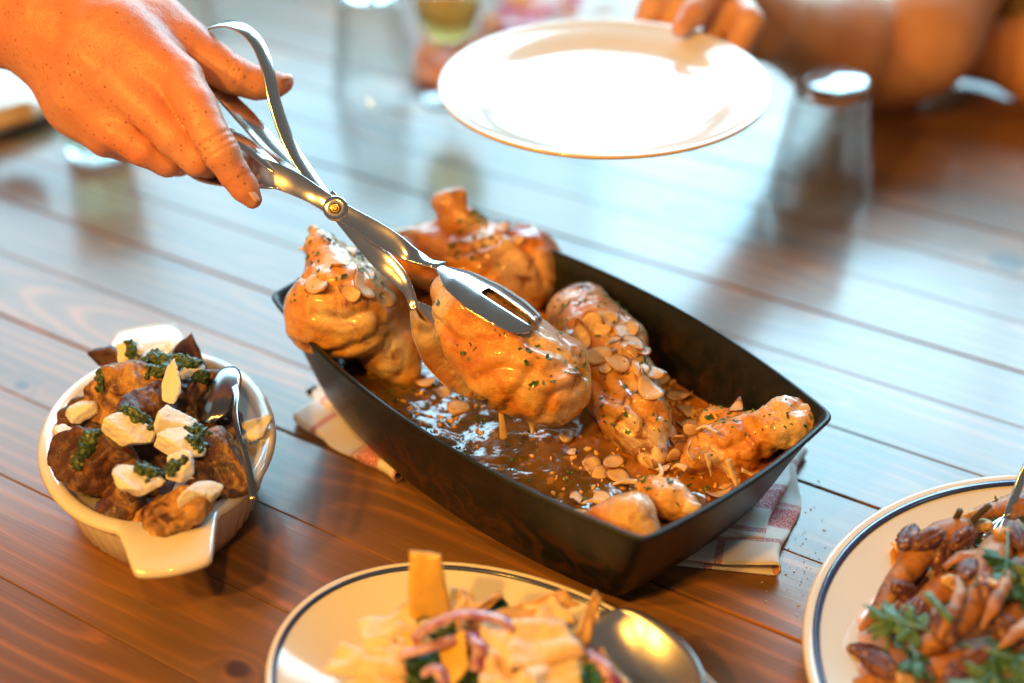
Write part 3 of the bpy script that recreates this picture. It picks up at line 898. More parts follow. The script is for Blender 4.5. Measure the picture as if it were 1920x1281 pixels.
def flatbar(name, pts, parent, th=.0022, lean=0.0):
    """pts: x, y, distance, half width in px across the bar, lean of the width vector into depth"""
    P = path_d([p[:3] for p in pts], 6)
    hw = spline([[p[3], p[4] if len(p) > 4 else lean] for p in pts], 6)
    T = np.gradient(P, axis=0)
    wv = []
    for t, (h_, ln) in zip(T, hw):
        s = np.cross(t, _F); s /= np.linalg.norm(s)
        v = s + _F * ln; v /= np.linalg.norm(v)
        wv.append(v * h_ * .96 / FPX / math.sqrt(1 / (1 + ln * ln)))
    V, F = strip(P, wv, th)
    return fix_normals(mk(name, V, F, M_STEEL, parent))
flatbar('lower_arm', [(612, 368, .9640, 17), (640, 402, .9640, 17), (680, 448, .966, 19), (715, 487, .967, 20), (740, 512, .966, 18), (757, 532, .965, 14), (767, 548, .965, 10), (774, 566, .965, 9), (778, 580, .964, 9)], tongs)
flatbar('upper_arm', [(474, 312, .979, 16), (500, 323, .973, 24), (548, 343, .966, 22), (590, 366, .959, 18), (629, 391, .9570, 17), (665, 412, .958, 18), (705, 436, .960, 20), (742, 459, .961, 19), (768, 476, .961, 15, .3), (792, 488, .960, 10, 1.2), (812, 496, .959, 7, 1.2), (832, 503, .958, 12, .4)], tongs)
def disc(name, c, axis, r, t, mat, parent, n=28):
    axis = np.asarray(axis, float); axis /= np.linalg.norm(axis)
    a = np.cross(axis, [0, 0, 1.0]); a /= np.linalg.norm(a); b_ = np.cross(axis, a)
    th = np.linspace(0, 2 * math.pi, n, endpoint=False)
    rings = [np.asarray(c) + axis * z + rr * (np.outer(np.cos(th), a) + np.outer(np.sin(th), b_)) for rr, z in ((r * .3, -t), (r, -t), (r, -t * .2), (r * .93, t * .5), (r * .6, t * .62), (r * .2, t * .5))]
    V, F = loft(rings)
    return fix_normals(mk(name, V, F, mat, parent))
pc = D(629, 391, .9555)
disc('pivot_washer', pc, -_F, 24 * .956 / FPX, .0016, M_STEEL, tongs)
rv = disc('rivet', pc - _F * .0013, -_F, 11 * .956 / FPX, .0012, M_BRASS, tongs)
disc('rivet_cap', pc - _F * .0024, -_F, 5.5 * .956 / FPX, .0008, M_BRASS, rv)
def bowl(name, base, tip, side, deep, length_prof, slot=None, th=.0011, nu=26, nv=17):
    """a spoon bowl from base to tip; side = half-width vector, deep = depth vector"""
    base, tip, side, deep = [np.asarray(q, float) for q in (base, tip, side, deep)]
    V, keep = [], []
    for s in (0, 1):
        for i in range(nu):
            u = i / (nu - 1)
            w = np.interp(u, *length_prof)
            for j in range(nv):
                v = -1 + 2 * j / (nv - 1)
                dep = (1 - v * v) * w ** 1.0 * (.9 if u < .98 else .9)
                p = base + (tip - base) * u + side * v * w + deep * dep
                V.append(p + deep / np.linalg.norm(deep) * th * s)
    def on(i, j):
        if slot is None: return True
        u = (i + .5) / (nu - 1); v = -1 + 2 * (j + .5) / (nv - 1)
        return not any(u0 < u < u1 and v0 < v < v1 for u0, u1, v0, v1 in slot)
    F, n = [], nu * nv
    cells = {(i, j) for i in range(nu - 1) for j in range(nv - 1) if on(i, j)}
    for i, j in cells:
        a, b_, c, d = i * nv + j, i * nv + j + 1, (i + 1) * nv + j + 1, (i + 1) * nv + j
        F += [(a, b_, c, d), (n + d, n + c, n + b_, n + a)]
        for (di, dj), (p, q) in (((-1, 0), (b_, a)), ((1, 0), (d, c)), ((0, -1), (a, d)), ((0, 1), (c, b_))):
            if (i + di, j + dj) not in cells: F.append((p, q, n + q, n + p))
    o = fix_normals(mk(name, V, F, M_STEEL, tongs))
    md = o.modifiers.new('round', 'SUBSURF'); md.levels = md.render_levels = 2
    return o
LP = ([0, .08, .25, .5, .75, .9, .97, 1], [.14, .36, .74, 1.0, .92, .66, .44, .26])
LPF = ([0, .06, .22, .5, .75, .9, .97, 1], [.14, .32, .74, 1.0, .96, .80, .60, .34])
# slotted spoon lies over the chicken, hollow side down
s0, s1 = D(824, 500, .957), D(1004, 616, .936)
ax = s1 - s0; ax /= np.linalg.norm(ax)
sd = np.cross([0, 0.24, 1.0], ax); sd /= np.linalg.norm(sd); nr = np.cross(ax, sd)
bowl('slotted_spoon', s0, s1, sd * .0270, nr * .0080, LPF, slot=[(.46, 1.01, -.36, .02)], th=-.0012)
# the plain spoon carries it from below
s0, s1 = D(776, 568, .965), D(918, 742, .940)
ax = s1 - s0; ax /= np.linalg.norm(ax)
sd = _R * .70 + _U * .25 + _F * .45; sd -= ax * (sd @ ax); sd /= np.linalg.norm(sd); nr = np.cross(sd, ax)
if nr[2] > 0: nr = -nr
bowl('spoon', s0, s1, sd * .0245, nr * .0125, LP)

# ------------------------------------------------------------------ skin
def skin_material(name, base, red, freckle):
    m = Mat(name)
    n = m.noise(16, 4, None, .6)
    c = m.mix(m.fr(n, .35, .7), base, red)
    if freckle:
        vo = m.n('ShaderNodeTexVoronoi', Vector=m.obj(), Scale=250.0)
        vr = m.n('ShaderNodeSeparateColor', Color=vo.outputs['Color']).outputs[0]
        fk = m.math('MULTIPLY', m.ramp(vo.outputs['Distance'], [(.10, (1, 1, 1)), (.34, (0, 0, 0))]), m.fr(m.math('MULTIPLY', vr, m.noise(26, 2)), .30, .42))
        c = m.mix(m.math('MULTIPLY', fk, freckle), c, (.26, .08, .03))
        c = m.mix(m.math('MULTIPLY', m.fr(m.noise(420, 2), .5, .75), .25), c, (.46, .15, .08))
    m.set(Base_Color=c, Roughness=.46)
    m.sss(.22, (1.0, .34, .16), .010)
    v = m.n('ShaderNodeTexVoronoi', Vector=m.obj((1.0, 1.0, 1.0)), Scale=620.0).outputs['Distance']
    m.bump(m.math('ADD', m.math('MULTIPLY', v, .5), m.noise(110, 4)), .30, .0011)
    return m.m
M_SKIN = skin_material('freckled_skin', (.69, .34, .21), (.62, .21, .12), .8)
M_SKIN2 = skin_material('tanned_skin', (.70, .38, .22), (.62, .28, .15), 0)
def nail_material():
    m = Mat('fingernail'); m.set(Base_Color=(.78, .50, .42), Roughness=.25); m.sss(.2, (1, .4, .3), .003); return m.m
M_NAIL = nail_material()

# serving hand, reaching in from the left, thumb and fingers through the tong loops
hand = thing('person', D(-60, 60, 1.03), 'bare freckled forearm and hand reaching in from the left, working the tongs', 'person')
W0 = 1.0
hp = []
# forearm and wrist
hp += chain([(-420, -110, 1.10, 125), (-180, -40, 1.06, 112), (-20, 12, 1.035, 100), (70, 45, 1.02, 88)], .02, 'd')
hp += chain([(70, 25, 1.02, 84), (180, 85, 1.005, 82)], .02, 'd')
# back of the hand: wrist to each knuckle
hp += chain([(110, 30, 1.00, 78), (220, 70, .985, 70), (340, 148, .972, 42)], .012, 'd')
hp += chain([(100, 60, 1.00, 74), (190, 125, .982, 66), (278, 205, .968, 38)], .012, 'd')
hp += chain([(95, 90, 1.01, 64), (160, 170, .990, 58), (218, 247, .980, 33)], .010, 'd')
hp += chain([(100, 110, 1.03, 60), (150, 195, 1.015, 52), (196, 262, .998, 32)], .02, 'd')
# index finger
hp += chain([(340, 150, .970, 42), (368, 198, .957, 38), (398, 258, .950, 35)], .003, 'd')
hp += chain([(398, 258, .950, 35), (413, 284, .950, 35), (440, 328, .956, 29)], .0025, 'd')
hp += chain([(440, 328, .956, 29), (458, 352, .959, 26), (473, 374, .962, 19)], .003, 'd')
# middle finger curls into the lower loop
hp += chain([(280, 208, .967, 38), (326, 258, .966, 36), (370, 298, .970, 33)], .002, 'd')
hp += chain([(370, 298, .970, 33), (392, 304, .990, 29), (432, 300, 1.010, 26), (466, 296, 1.020, 21)], .003, 'd')
# ring finger
hp += chain([(220, 250, .978, 33), (268, 282, .980, 31), (314, 303, .988, 28)], .002, 'd')
hp += chain([(314, 303, .988, 28), (334, 304, 1.006, 26), (366, 296, 1.026, 23)], .003, 'd')
# little finger
hp += chain([(194, 262, 1.000, 29), (230, 278, 1.004, 24), (262, 288, 1.010, 21), (296, 284, 1.028, 19)], .003, 'd')
# thumb
hp += chain([(180, 40, 1.02, 66), (290, 50, 1.010, 54), (352, 84, 1.006, 42)], .018, 'd')
hp += chain([(352, 84, 1.006, 41), (400, 118, 1.006, 36), (440, 142, 1.006, 35)], .010, 'd')
hp += chain([(440, 142, 1.006, 35), (480, 156, 1.010, 29), (512, 158, 1.014, 24), (534, 154, 1.018, 18)], .006, 'd')
# palm side mass
hp += chain([(130, 110, 1.04, 70), (240, 170, 1.03, 60), (290, 195, 1.020, 40)], .015, 'd')
V, F = sdf_mesh(hp, .0016)
V = relax(V, F, 3)
# knuckle tendons and veins, finger creases
N = vnormals(V, F)
def crease(V, c, ax, wid, amp):
    d = (V - c) @ ax
    return -amp * np.exp(-(d / wid) ** 2) * (np.linalg.norm(V - c, axis=1) < .016)
disp = np.array([.0006 * mnoise.noise(Vector(v * 55)) + .0003 * mnoise.noise(Vector(v * 150)) for v in V])
ax1 = D(440, 328, .957) - D(396, 258, .955); ax1 /= np.linalg.norm(ax1)
for (x, y, w), sh in (((402, 268, .955), 0), ((409, 279, .954), 0), ((416, 290, .954), 0)):
    disp += crease(V, D(x, y, w) - _F * .010, ax1, .0009, .0009)
disp += crease(V, D(447, 340, .958) - _F * .008, ax1, .0008, .0005)
ax2 = D(480, 156, 1.01) - D(440, 142, 1.006); ax2 /= np.linalg.norm(ax2)
for x, y in ((440, 138), (448, 140), (455, 143)):
    disp += crease(V, D(x, y, 1.006) - _F * .010 + _U * .004, ax2, .0009, .0008)
def ridge(pts, wid, amp):
    P = spline([D(*p) for p in pts], 10)
    dm = np.full(len(V), 1e9)
    for q in P: dm = np.minimum(dm, np.linalg.norm(V - q, axis=1))
    return amp * np.exp(-(dm / wid) ** 2)
for pts in ([(140, 40, .965), (240, 85, .955), (340, 150, .945)], [(130, 90, .96), (200, 140, .95), (275, 205, .940)], [(120, 130, .96), (170, 190, .952), (215, 246, .948)]):
    disp += ridge(pts, .007, .0012)
V = V + N * disp[:, None]
body = mk('arm_and_hand', V, F, M_SKIN, hand)
def nail(c, axis, normal, L, Wd, parent):
    c, axis, normal = [np.asarray(q, float) for q in (c, axis, normal)]
    axis /= np.linalg.norm(axis); normal -= axis * (normal @ axis); normal /= np.linalg.norm(normal)
    s = np.cross(axis, normal)
    V = []
    for i in range(7):
        u = -1 + 2 * i / 6
        for j in range(7):
            v = -1 + 2 * j / 6
            w = Wd * (1 - .25 * max(0, u) ** 2 - .12 * max(0, -u) ** 2)
            V.append(c + axis * L * u * (1 - .12 * v * v) + s * w * v - normal * (Wd * .55 * v * v) - normal * .0006 * (u > .9))
    o = mk('fingernail', V, grid_faces(7, 7), M_NAIL, parent)
    md = o.modifiers.new('thick', 'SOLIDIFY'); md.thickness = .0006; md.offset = 0
    md2 = o.modifiers.new('round', 'SUBSURF'); md2.levels = md2.render_levels = 1
    return o
nail(D(482, 365, .957) - _F * .002, D(473, 376, .962) - D(450, 340, .959), _R * .92 + _U * .35 - _F * .25, .0048, .0046, body)
nail(D(534, 140, 1.013) - _F * .001, D(540, 153, 1.018) - D(495, 157, 1.01), _U * .95 - _F * .25, .0055, .0052, body)
# fine pale hairs on the back of the hand
M_HAIR = simple('pale_hair', (.75, .55, .36), .4)
tr = bvh_of(body)
HV, HF = [], []
for i in range(420):
    px, py = random.uniform(0, 300), random.uniform(0, 180)
    if mnoise.noise(Vector((px * .012, py * .012, 4))) < -.15: continue
    r = hit(px, py, [tr])
    if r is None: continue
    g = Vector(_R * .55 - _U * .55 + rng.normal(size=3) * .28); n = r[1]
    g = (g - n * g.dot(n)).normalized()
    L = random.uniform(.004, .009)
    s = g.cross(n).normalized() * .00006
    p0, p1, p2 = r[0], r[0] + g * L * .55 + n * L * .22, r[0] + g * L + n * L * .20
    k0 = len(HV)
    HV += [p0 - s, p0 + s, p1 + s * .8, p1 - s * .8, p2]
    HF += [(k0, k0 + 1, k0 + 2, k0 + 3), (k0 + 3, k0 + 2, k0 + 4)]
hr = mk('hand_hair', [tuple(v) for v in HV], HF, M_HAIR, body, False); hr['kind'] = 'stuff'

# ------------------------------------------------------------------ plate held up, and the guest holding it
def porcelain(name, col=(.80, .77, .71)):
    m = Mat(name)
    m.set(Base_Color=m.mix(m.fr(m.noise(8), .3, .7), col, tuple(c * .96 for c in col)), Roughness=.12, Coat_Weight=.6, Coat_Roughness=.05)
    m.sss(.05, (1, .9, .8), .003)
    return m.m
M_PORC = porcelain('white_glaze')
M_BLUE = simple('blue_rim_line', (.035, .05, .16), .2, Coat_Weight=.5)
M_RIM = simple('cream_rim', (.62, .42, .22), .25, Coat_Weight=.4)
def plate(name, c, rx, ry, rot, label, line=True, z0=0.0, hgt=.024, well=.62, rim_mat=None, group=None):
    p = thing(name, (c[0], c[1], z0), label, 'plate', group)
    R_ = 1.0
    # radius fraction, height
    up = [(.02, .0045), (.3, .0045), (well - .06, .0048), (well, .0062), (well + .06, .0095), (well + .14, .0135), (.90, hgt * .80), (.965, hgt * .95), (.985, hgt), (.997, hgt * .985), (1.0, hgt * .93), (.99, hgt * .86), (.93, hgt * .74), (well + .1, .0085), (well, .002), (well - .03, 0), (well - .07, 0), (well - .09, .0018), (.02, .0018)]
    n = 128; t = np.linspace(0, 2 * math.pi, n, endpoint=False)
    def ring(f, z, inset=0.0):
        x, y = (rx * f - inset) * np.cos(t), (ry * f - inset) * np.sin(t)
        return np.c_[c[0] + x * math.cos(rot) - y * math.sin(rot), c[1] + x * math.sin(rot) + y * math.cos(rot), np.full(n, z0 + z)]
    def ringd(f, z):                       # keep the rim width even all round
        return ring(1, z, (1 - f) * min(rx, ry)) if f > .5 else ring(f, z)
    V, F = loft([ringd(f, z) for f, z in up])
    fix_normals(mk('dish', V, F, M_PORC, p))
    if line:
        zt = lambda f: np.interp(f, [q[0] for q in up[:9]], [q[1] for q in up[:9]]) + .00035
        V, F = loft([ringd(.945, zt(.945)), ringd(.957, zt(.957) + .0002), ringd(.969, zt(.969))], False, False)
        o = mk('blue_line', V, F, M_BLUE, p)
        md = o.modifiers.new('thick', 'SOLIDIFY'); md.thickness = .0004; md.offset = 0
    if rim_mat:
        V, F = loft([ringd(1.0015, hgt * .97), ringd(1.004, hgt * .92), ringd(1.0015, hgt * .87), ringd(.992, hgt * .855)], False, False)
        o = mk('rim_edge', V, F, rim_mat, p)
        md = o.modifiers.new('thick', 'SOLIDIFY'); md.thickness = .0006; md.offset = 0
    return p
held = plate('plate', (.0735, 1.062), .1315, .1335, 0, 'empty glossy white plate held up above the table by a guest', False, .185, .018, .70, M_RIM)
held.rotation_euler = (R(1.0), R(-.6), 0)

guest = thing('person', A(1700, 230, 0), 'guest at the far right, elbow on the table, holding out a white plate', 'person')
EL = A(1664, 100, .058)
WR = D(1420, 40, 1.36)
g = []
g += [rc(EL, EL * .55 + WR * .45, .060, .054, .03), rc(EL * .55 + WR * .45, WR, .054, .034, .03)]
g += [rc(EL, A(1722, 72, .095), .058, .055, .03), rc(A(1722, 72, .095), np.array([.80, 1.93, .42]), .055, .062, .03)]
HCe = D(1345, -22, 1.30)
g += [rc(WR, HCe, .032, .036, .02)]
# thumb on the rim, fingers under the plate
RP = A(1302, 58, .203); PC = np.array([.0735, 1.062, .203])
oo = RP - PC; oo[2] = 0; oo /= np.linalg.norm(oo); tt = np.array([oo[1], -oo[0], 0]); zz = np.array([0, 0, 1.0])
g += [rc(HCe, RP + oo * .034 + zz * .030, .022, .0135, .010), rc(RP + oo * .034 + zz * .030, RP - oo * .004 + zz * .016, .0130, .0115, .006), rc(RP - oo * .004 + zz * .016, RP - oo * .024 + zz * .009, .0115, .0085, .006)]
for s_, l_ in ((-.052, .030), (-.028, .045), (.006, .05), (.036, .04)):
    k0 = RP + tt * s_ + oo * (.040 - 8 * s_ * s_)
    g += [rc(HCe, k0 + zz * .006, .024, .0135, .008), rc(k0 + zz * .006, k0 - oo * .034 - zz * .026, .0135, .0108, .006), rc(k0 - oo * .034 - zz * .026, k0 - oo * (.034 + l_) - zz * .030, .0108, .0085, .006)]
# the other forearm lies on the table, its hand closed round the elbow
F2 = [A(1745, 48, .085), A(1800, 78, .050), A(1838, 84, .048), A(1960, 108, .055)]
g += [rc(F2[0], F2[1], .040, .034, .012), rc(F2[1], F2[2], .034, .035, .02), rc(F2[2], F2[3], .036, .050, .02), rc(F2[3], np.array([.96, 1.70, .10]), .05, .056, .02), rc(np.array([.96, 1.70, .10]), np.array([1.14, 1.93, .42]), .056, .062, .02)]
for k_ in range(4):
    g += [rc(F2[0] + np.array([.005, .0, .012 - .022 * k_]), EL + np.array([.02 - .006 * k_, -.045, .045 - .021 * k_]), .011, .009, .008)] if False else []
V, F = sdf_mesh(g, .0042)
mk('arms', rough(V, F, [(18, .002), (60, .0006)], 3), F, M_SKIN2, guest)
nail(RP - oo * .020 + zz * .0185, -oo - zz * .3, zz - oo * .3, .006, .0058, guest)
def cloth_mat(name, col):
    m = Mat(name); n = m.noise(300, 2)
    m.set(Base_Color=m.mix(m.fr(n, .3, .7), col, tuple(c * .8 for c in col)), Roughness=.9)
    m.bump(m.math('ADD', n, m.math('MULTIPLY', m.noise(14, 3), 3.0)), .5, .003)
    return m.m
M_SHIRT = cloth_mat('olive_cotton', (.24, .17, .07))
sh = [el((.97, 2.02, .16), (.19, .12, .34), None, .05), el((.97, 2.01, .46), (.24, .10, .09), None, .05), rc((.80, 1.95, .42), (.77, 1.89, .36), .070, .072, .03), rc((1.14, 1.95, .42), (1.12, 1.88, .36), .070, .072, .03)]
V, F = sdf_mesh(sh, .008)
mk('shirt', rough(V, F, [(9, .010), (24, .005)], 5), F, M_SHIRT, guest)
V, F = sdf_mesh(chain([(1930, 10, .095, 78), (1990, 30, .085, 90), (2060, 40, .09, 90)], .02), .005)
mk('sleeve', rough(V, F, [(22, .006), (60, .003)], 7), F, M_SHIRT, guest)
M_STRAP = simple('black_strap', (.012, .010, .012), .5)
wc = (F2[1] * .45 + F2[2] * .55); wa = F2[2] - F2[1]; wa /= np.linalg.norm(wa)
a_ = np.cross(wa, [0, 0, 1.0]); a_ /= np.linalg.norm(a_); b_ = np.cross(wa, a_)
th_ = np.linspace(0, 2 * math.pi, 48, endpoint=False)
V, F = loft([wc + wa * z + r_ * (np.outer(np.cos(th_), a_) + np.outer(np.sin(th_), b_)) for r_, z in ((.0355, -.012), (.0385, -.011), (.039, 0), (.0385, .011), (.0355, .012))], False, False)
mk('wrist_strap', V, F, M_STRAP, guest)

# ------------------------------------------------------------------ oval gratin dish with roast potatoes
M_CERAM = porcelain('cream_stoneware', (.78, .73, .66))
GC = np.array([-.2455, .792]); GA = math.atan2(.648 - .940, -.205 + .286)
gu = np.array([math.cos(GA), math.sin(GA)]); gv = np.array([-gu[1], gu[0]])
g_dish = thing('gratin_dish', (GC[0], GC[1], 0), 'cream oval gratin dish with flat handles, full of roast potatoes', 'gratin dish')
GN = 192
gt = np.linspace(0, 2 * math.pi, GN, endpoint=False)
GRX, GRY, GZ = .106, .0805, .056
def g_ring(rx, ry, z, tab=0.0, flute=0.0):
    x, y = rx * np.cos(gt), ry * np.sin(gt)
    if flute:
        f = 1 + flute * np.abs(np.sin(gt * 26)); x, y = x * f, y * f
    if tab:
        # flat handle: where the outline is near the axis push it out, with a concave neck and flared end
        for sgn in (1, -1):
            m = (np.cos(gt) * sgn > 0)
            s = np.abs(y) / .0250
            k = np.clip((1.30 - s) / .42, 0, 1); k = k * k * (3 - 2 * k)
            x = np.where(m, x + sgn * tab * k, x)
    return np.c_[GC[0] + x * gu[0] + y * gv[0], GC[1] + x * gu[1] + y * gv[1], np.full(GN, z)]
# wall and floor
V, F = loft([g_ring(.070, .048, .002), g_ring(.078, .055, .000), g_ring(.0835, .0605, .003), g_ring(.0855, .0625, .008, 0, .0), g_ring(.088, .0645, .012, 0, .018), g_ring(.094, .070, .030, 0, .018), g_ring(.0985, .0738, .044, 0, .016), g_ring(.0995, .0745, .047), g_ring(.1, .0745, .050),
             g_ring(.0975, .0715, .0545), g_ring(.0945, .0685, .052), g_ring(.090, .064, .035), g_ring(.083, .058, .014), g_ring(.072, .048, .0075), g_ring(.03, .02, .007)])
fix_normals(mk('bowl', V, F, M_CERAM, g_dish))
TAB = .039
V, F = loft([g_ring(.0965, .0705, .0505), g_ring(.102, .076, .0482, TAB * .92), g_ring(.1052, .0792, .0492, TAB), g_ring(.1068, .0806, .0520, TAB * 1.02), g_ring(.1062, .080, .0550, TAB), g_ring(.1040, .0778, .0564, TAB * .97), g_ring(.1005, .0745, .0566, TAB * .55), g_ring(.0978, .0718, .0562), g_ring(.0955, .0695, .0545), g_ring(.0945, .0685, .0510)])
fix_normals(mk('rim_and_handles', V, F, M_CERAM, g_dish))

def potato_material(name, dark):
    m = Mat(name)
    n = m.noise(34, 5, None, .65, .8); n2 = m.noise(75, 4, None, .7)
    gold = m.ramp(n2, [(.3, (.34, .14, .03)), (.5, (.52, .27, .08)), (.7, (.66, .42, .16))])
    dk = m.ramp(n2, [(.3, (.022, .009, .007)), (.55, (.10, .034, .018)), (.8, (.24, .085, .03))])
    c = m.mix(m.fr(n, dark - .07, dark + .07), dk, gold)
    m.set(Base_Color=c, Roughness=m.math('MULTIPLY_ADD', n, .3, .22), Coat_Weight=.10, Coat_Roughness=.2)
    m.bump(m.math('ADD', m.noise(190, 5, None, .7), m.math('MULTIPLY', n, 1.5)), .8, .0025)
    return m.m
M_POT_G, M_POT_D, M_POT_M = potato_material('roast_potato_gold', .47), potato_material('roast_potato_charred', .60), potato_material('roast_potato_mixed', .54)
def potato(px, py, z, a, b_, c, ang, mat, label, seed, cuts=3):
    """wedge: an ellipsoid lying across the view with knife faces"""
    p = A(px, py, z); s = depth(p) / FPX
    rot = (rng.uniform(-.5, .5), rng.uniform(-.5, .5), ang)
    pr = [el(p, (a * s, b_ * s, c * s), rot, .004)]
    rr = random.Random(seed)
    for i in range(cuts):
        n = np.array([rr.uniform(-.6, .6), -rr.uniform(.2, .9), rr.uniform(.3, 1)]) if i == 0 else np.array([rr.uniform(-1, 1), rr.uniform(-1, .3), rr.uniform(.2, 1)])
        n /= np.linalg.norm(n)
        pr.append(cut(p + n * min(a, b_, c) * s * rr.uniform(.35, .65), n, .0007))
    o = solid('roast_potato', pr, .0015, mat, [(40, .0024), (-70, .0018), (150, .0014), (320, .0007)], seed)
    tag(o, label, 'potato', 'roast potatoes in the oval dish')
    return o
PT = [
    potato(228, 735, .078, 92, 62, 52, .25, M_POT_G, 'golden potato wedge at the back left of the oval dish, pesto smear across it', 1),
    potato(283, 768, .080, 48, 84, 50, -.45, M_POT_M, 'browned potato wedge standing upright in the middle of the oval dish', 2),
    potato(176, 868, .072, 104, 74, 58, -.25, M_POT_D, 'charred pointed potato wedge hanging over the left rim of the oval dish', 3),
    potato(322, 962, .062, 92, 54, 44, .08, M_POT_G, 'golden potato at the near end of the oval dish by the handle', 4, 2),
    potato(425, 868, .066, 74, 78, 50, .3, M_POT_M, 'browned potato beside the spoon on the right of the oval dish', 5, 2),
    potato(378, 745, .072, 46, 60, 44, -.5, M_POT_M, 'small purplish potato half at the back right of the oval dish', 6, 2),
    potato(215, 948, .054, 62, 52, 44, .4, M_POT_M, 'dark potato piece low at the near left of the oval dish', 9, 2),
    potato(300, 850, .056, 90, 72, 50, .2, M_POT_D, 'dark potato underneath the cheese in the centre of the oval dish', 10, 1),
    potato(400, 800, .056, 60, 60, 46, .5, M_POT_D, 'dark potato tucked under the spoon bowl in the oval dish', 11, 1),
    potato(180, 790, .056, 70, 56, 46, .1, M_POT_D, 'dark potato under the golden wedge on the left of the oval dish', 12, 1),
    potato(275, 930, .046, 60, 50, 40, .7, M_POT_D, 'dark potato filling the gap behind the front potato', 13, 1),
    potato(390, 930, .046, 60, 46, 38, -.3, M_POT_D, 'dark potato under the front right cheese chunk', 14, 1),
    potato(330, 700, .062, 60, 44, 40, .0, M_POT_D, 'dark potato under the big pesto pool at the back', 15, 1),
]
# two burnt skins pointing up at the back
def shard(px, py, z, pts, mat, label, th=.0035, seed=0):
    """flat irregular piece given by pixel corners, with real thickness and a curl"""
    P = [A(x, y, zz) for x, y, zz in pts]
    c = np.mean(P, 0)
    ring = []
    n = len(P)
    for i in range(n):
        for t in (0, .25, .5, .75):
            ring.append(P[i] * (1 - t) + P[(i + 1) % n] * t + rng.normal(size=3) * .0004)
    ring = np.array(ring)
    nr = np.cross(P[1] - P[0], P[2] - P[0]); nr /= np.linalg.norm(nr)
    levels = [c + (ring - c) * .5 + nr * (th * .5 + .0015), c + (ring - c) * .93 + nr * th * .5, ring + nr * th * .2, ring - nr * th * .2, c + (ring - c) * .93 - nr * th * .5, c + (ring - c) * .5 - nr * th * .3]
    V, F = loft(levels)
    return fix_normals(mk('potato_skin', V, F, mat))
M_BURNT = potato_material('burnt_skin', .62)
tag(shard(0, 0, 0, [(322, 655, .078), (358, 625, .098), (388, 690, .072), (350, 690, .068)], M_BURNT, ''), 'burnt triangular potato skin pointing up at the back of the oval dish', 'potato')
tag(shard(0, 0, 0, [(165, 660, .072), (205, 650, .080), (240, 672, .072), (190, 684, .066)], M_BURNT, '', .006), 'blackened flat potato skin at the back left rim of the oval dish', 'potato')

def cheese_material():
    m = Mat('fresh_cheese')
    m.set(Base_Color=m.mix(m.fr(m.noise(60, 3), .35, .7), (.78, .75, .67), (.80, .78, .73)), Roughness=.5)
    m.sss(.3, (1, .85, .6), .006)
    m.bump(m.noise(260, 5, None, .7), .6, .0016)
    return m.m
M_CHEESE = cheese_material()
def chunk(px, py, z, a, b_, c, label, seed, name='cheese_chunk', cat='cheese', mat=None, grp='cheese chunks in the oval dish'):
    rr = np.random.default_rng(seed)
    p = A(px, py, z); s = depth(p) / FPX
    M_ = np.array(Matrix.Rotation(rr.uniform(-.6, .6), 3, 'Z') @ Matrix.Rotation(rr.uniform(-.35, .35), 3, 'X') @ Matrix.Rotation(rr.uniform(-.35, .35), 3, 'Y'))
    r3 = np.array([a, b_, c]) * s
    pr = [el(p, np.full(3, r3.max() * 1.5))]
    for ax in range(3):
        for sg in (-1, 1):
            n = np.zeros(3); n[ax] = sg; n = n + rr.normal(size=3) * .22; n = M_ @ n
            pr.append(cut(p + M_[:, ax] * sg * r3[ax], n, .0007))
    for q in range(7):
        v = rr.normal(size=3); v = np.sign(v) * np.abs(v) ** .4; v /= np.linalg.norm(v)
        n = M_ @ (v / r3); n /= np.linalg.norm(n)
        pr.append(cut(p + M_ @ (v * r3) * rr.uniform(.80, 1.05), n, .0007))
    V, F = sdf_mesh(pr, max(.0008, r3.max() / 20))
    V = rough(V, F, [(90, .0010), (-200, .0005), (520, .0003)], seed)
    o = mk(name, V, F, mat or M_CHEESE)
    return tag(o, label, cat, grp)
CZ = [
    chunk(250, 806, .089, 44, 34, 22, 'broad white cheese chunk in the middle of the dish, pesto over its back edge', 2),
    chunk(345, 832, .084, 44, 30, 20, 'white cheese chunk right of centre in the dish, under a long pesto dollop', 2),
    chunk(338, 796, .087, 34, 28, 20, 'white cheese chunk just behind the pesto topped one right of centre', 3),
    chunk(268, 908, .079, 50, 30, 18, 'largest flat cheese chunk, pesto on its top, near the front potato', 4),
    chunk(338, 880, .084, 26, 26, 20, 'small rounded cheese cube with a dab of pesto near the dish centre', 5),
    chunk(382, 922, .074, 38, 28, 20, 'cheese chunk at the front right of the dish against the rim', 6),
    chunk(318, 728, .092, 15, 44, 14, 'tall thin cheese shard standing at the back of the dish', 7),
    chunk(345, 692, .088, 36, 22, 18, 'cheese chunk at the very back of the dish half covered in pesto', 8),
    chunk(242, 656, .088, 22, 24, 18, 'small cheese cube at the back by the far dish handle', 9),
    chunk(152, 772, .066, 24, 24, 18, 'cheese lump at the left inside wall of the dish', 10),
    chunk(125, 822, .064, 28, 20, 14, 'flat cheese piece on the left rim beside the charred wedge', 11),
    chunk(284, 680, .082, 38, 28, 18, 'cheese chunk under the big pesto pool at the back of the dish', 12),
]
tag(shard(0, 0, 0, [(452, 792, .060), (505, 778, .064), (512, 786, .062), (492, 822, .058), (468, 830, .054)], M_CHEESE, '', .005), 'thin cheese shard lying over the right rim of the oval dish', 'cheese').name = 'cheese_shard'
def pesto_material():
    m = Mat('green_pesto')
    n = m.noise(230, 3)
    m.set(Base_Color=m.mix(m.fr(n, .35, .65), (.012, .034, .008), (.055, .105, .022)), Roughness=.42, Coat_Weight=.15, Coat_Roughness=.15)
    m.bump(n, .8, .0016)
    return m.m
M_PESTO = pesto_material()
T_DISH = [bvh_of(o) for o in PT + CZ]
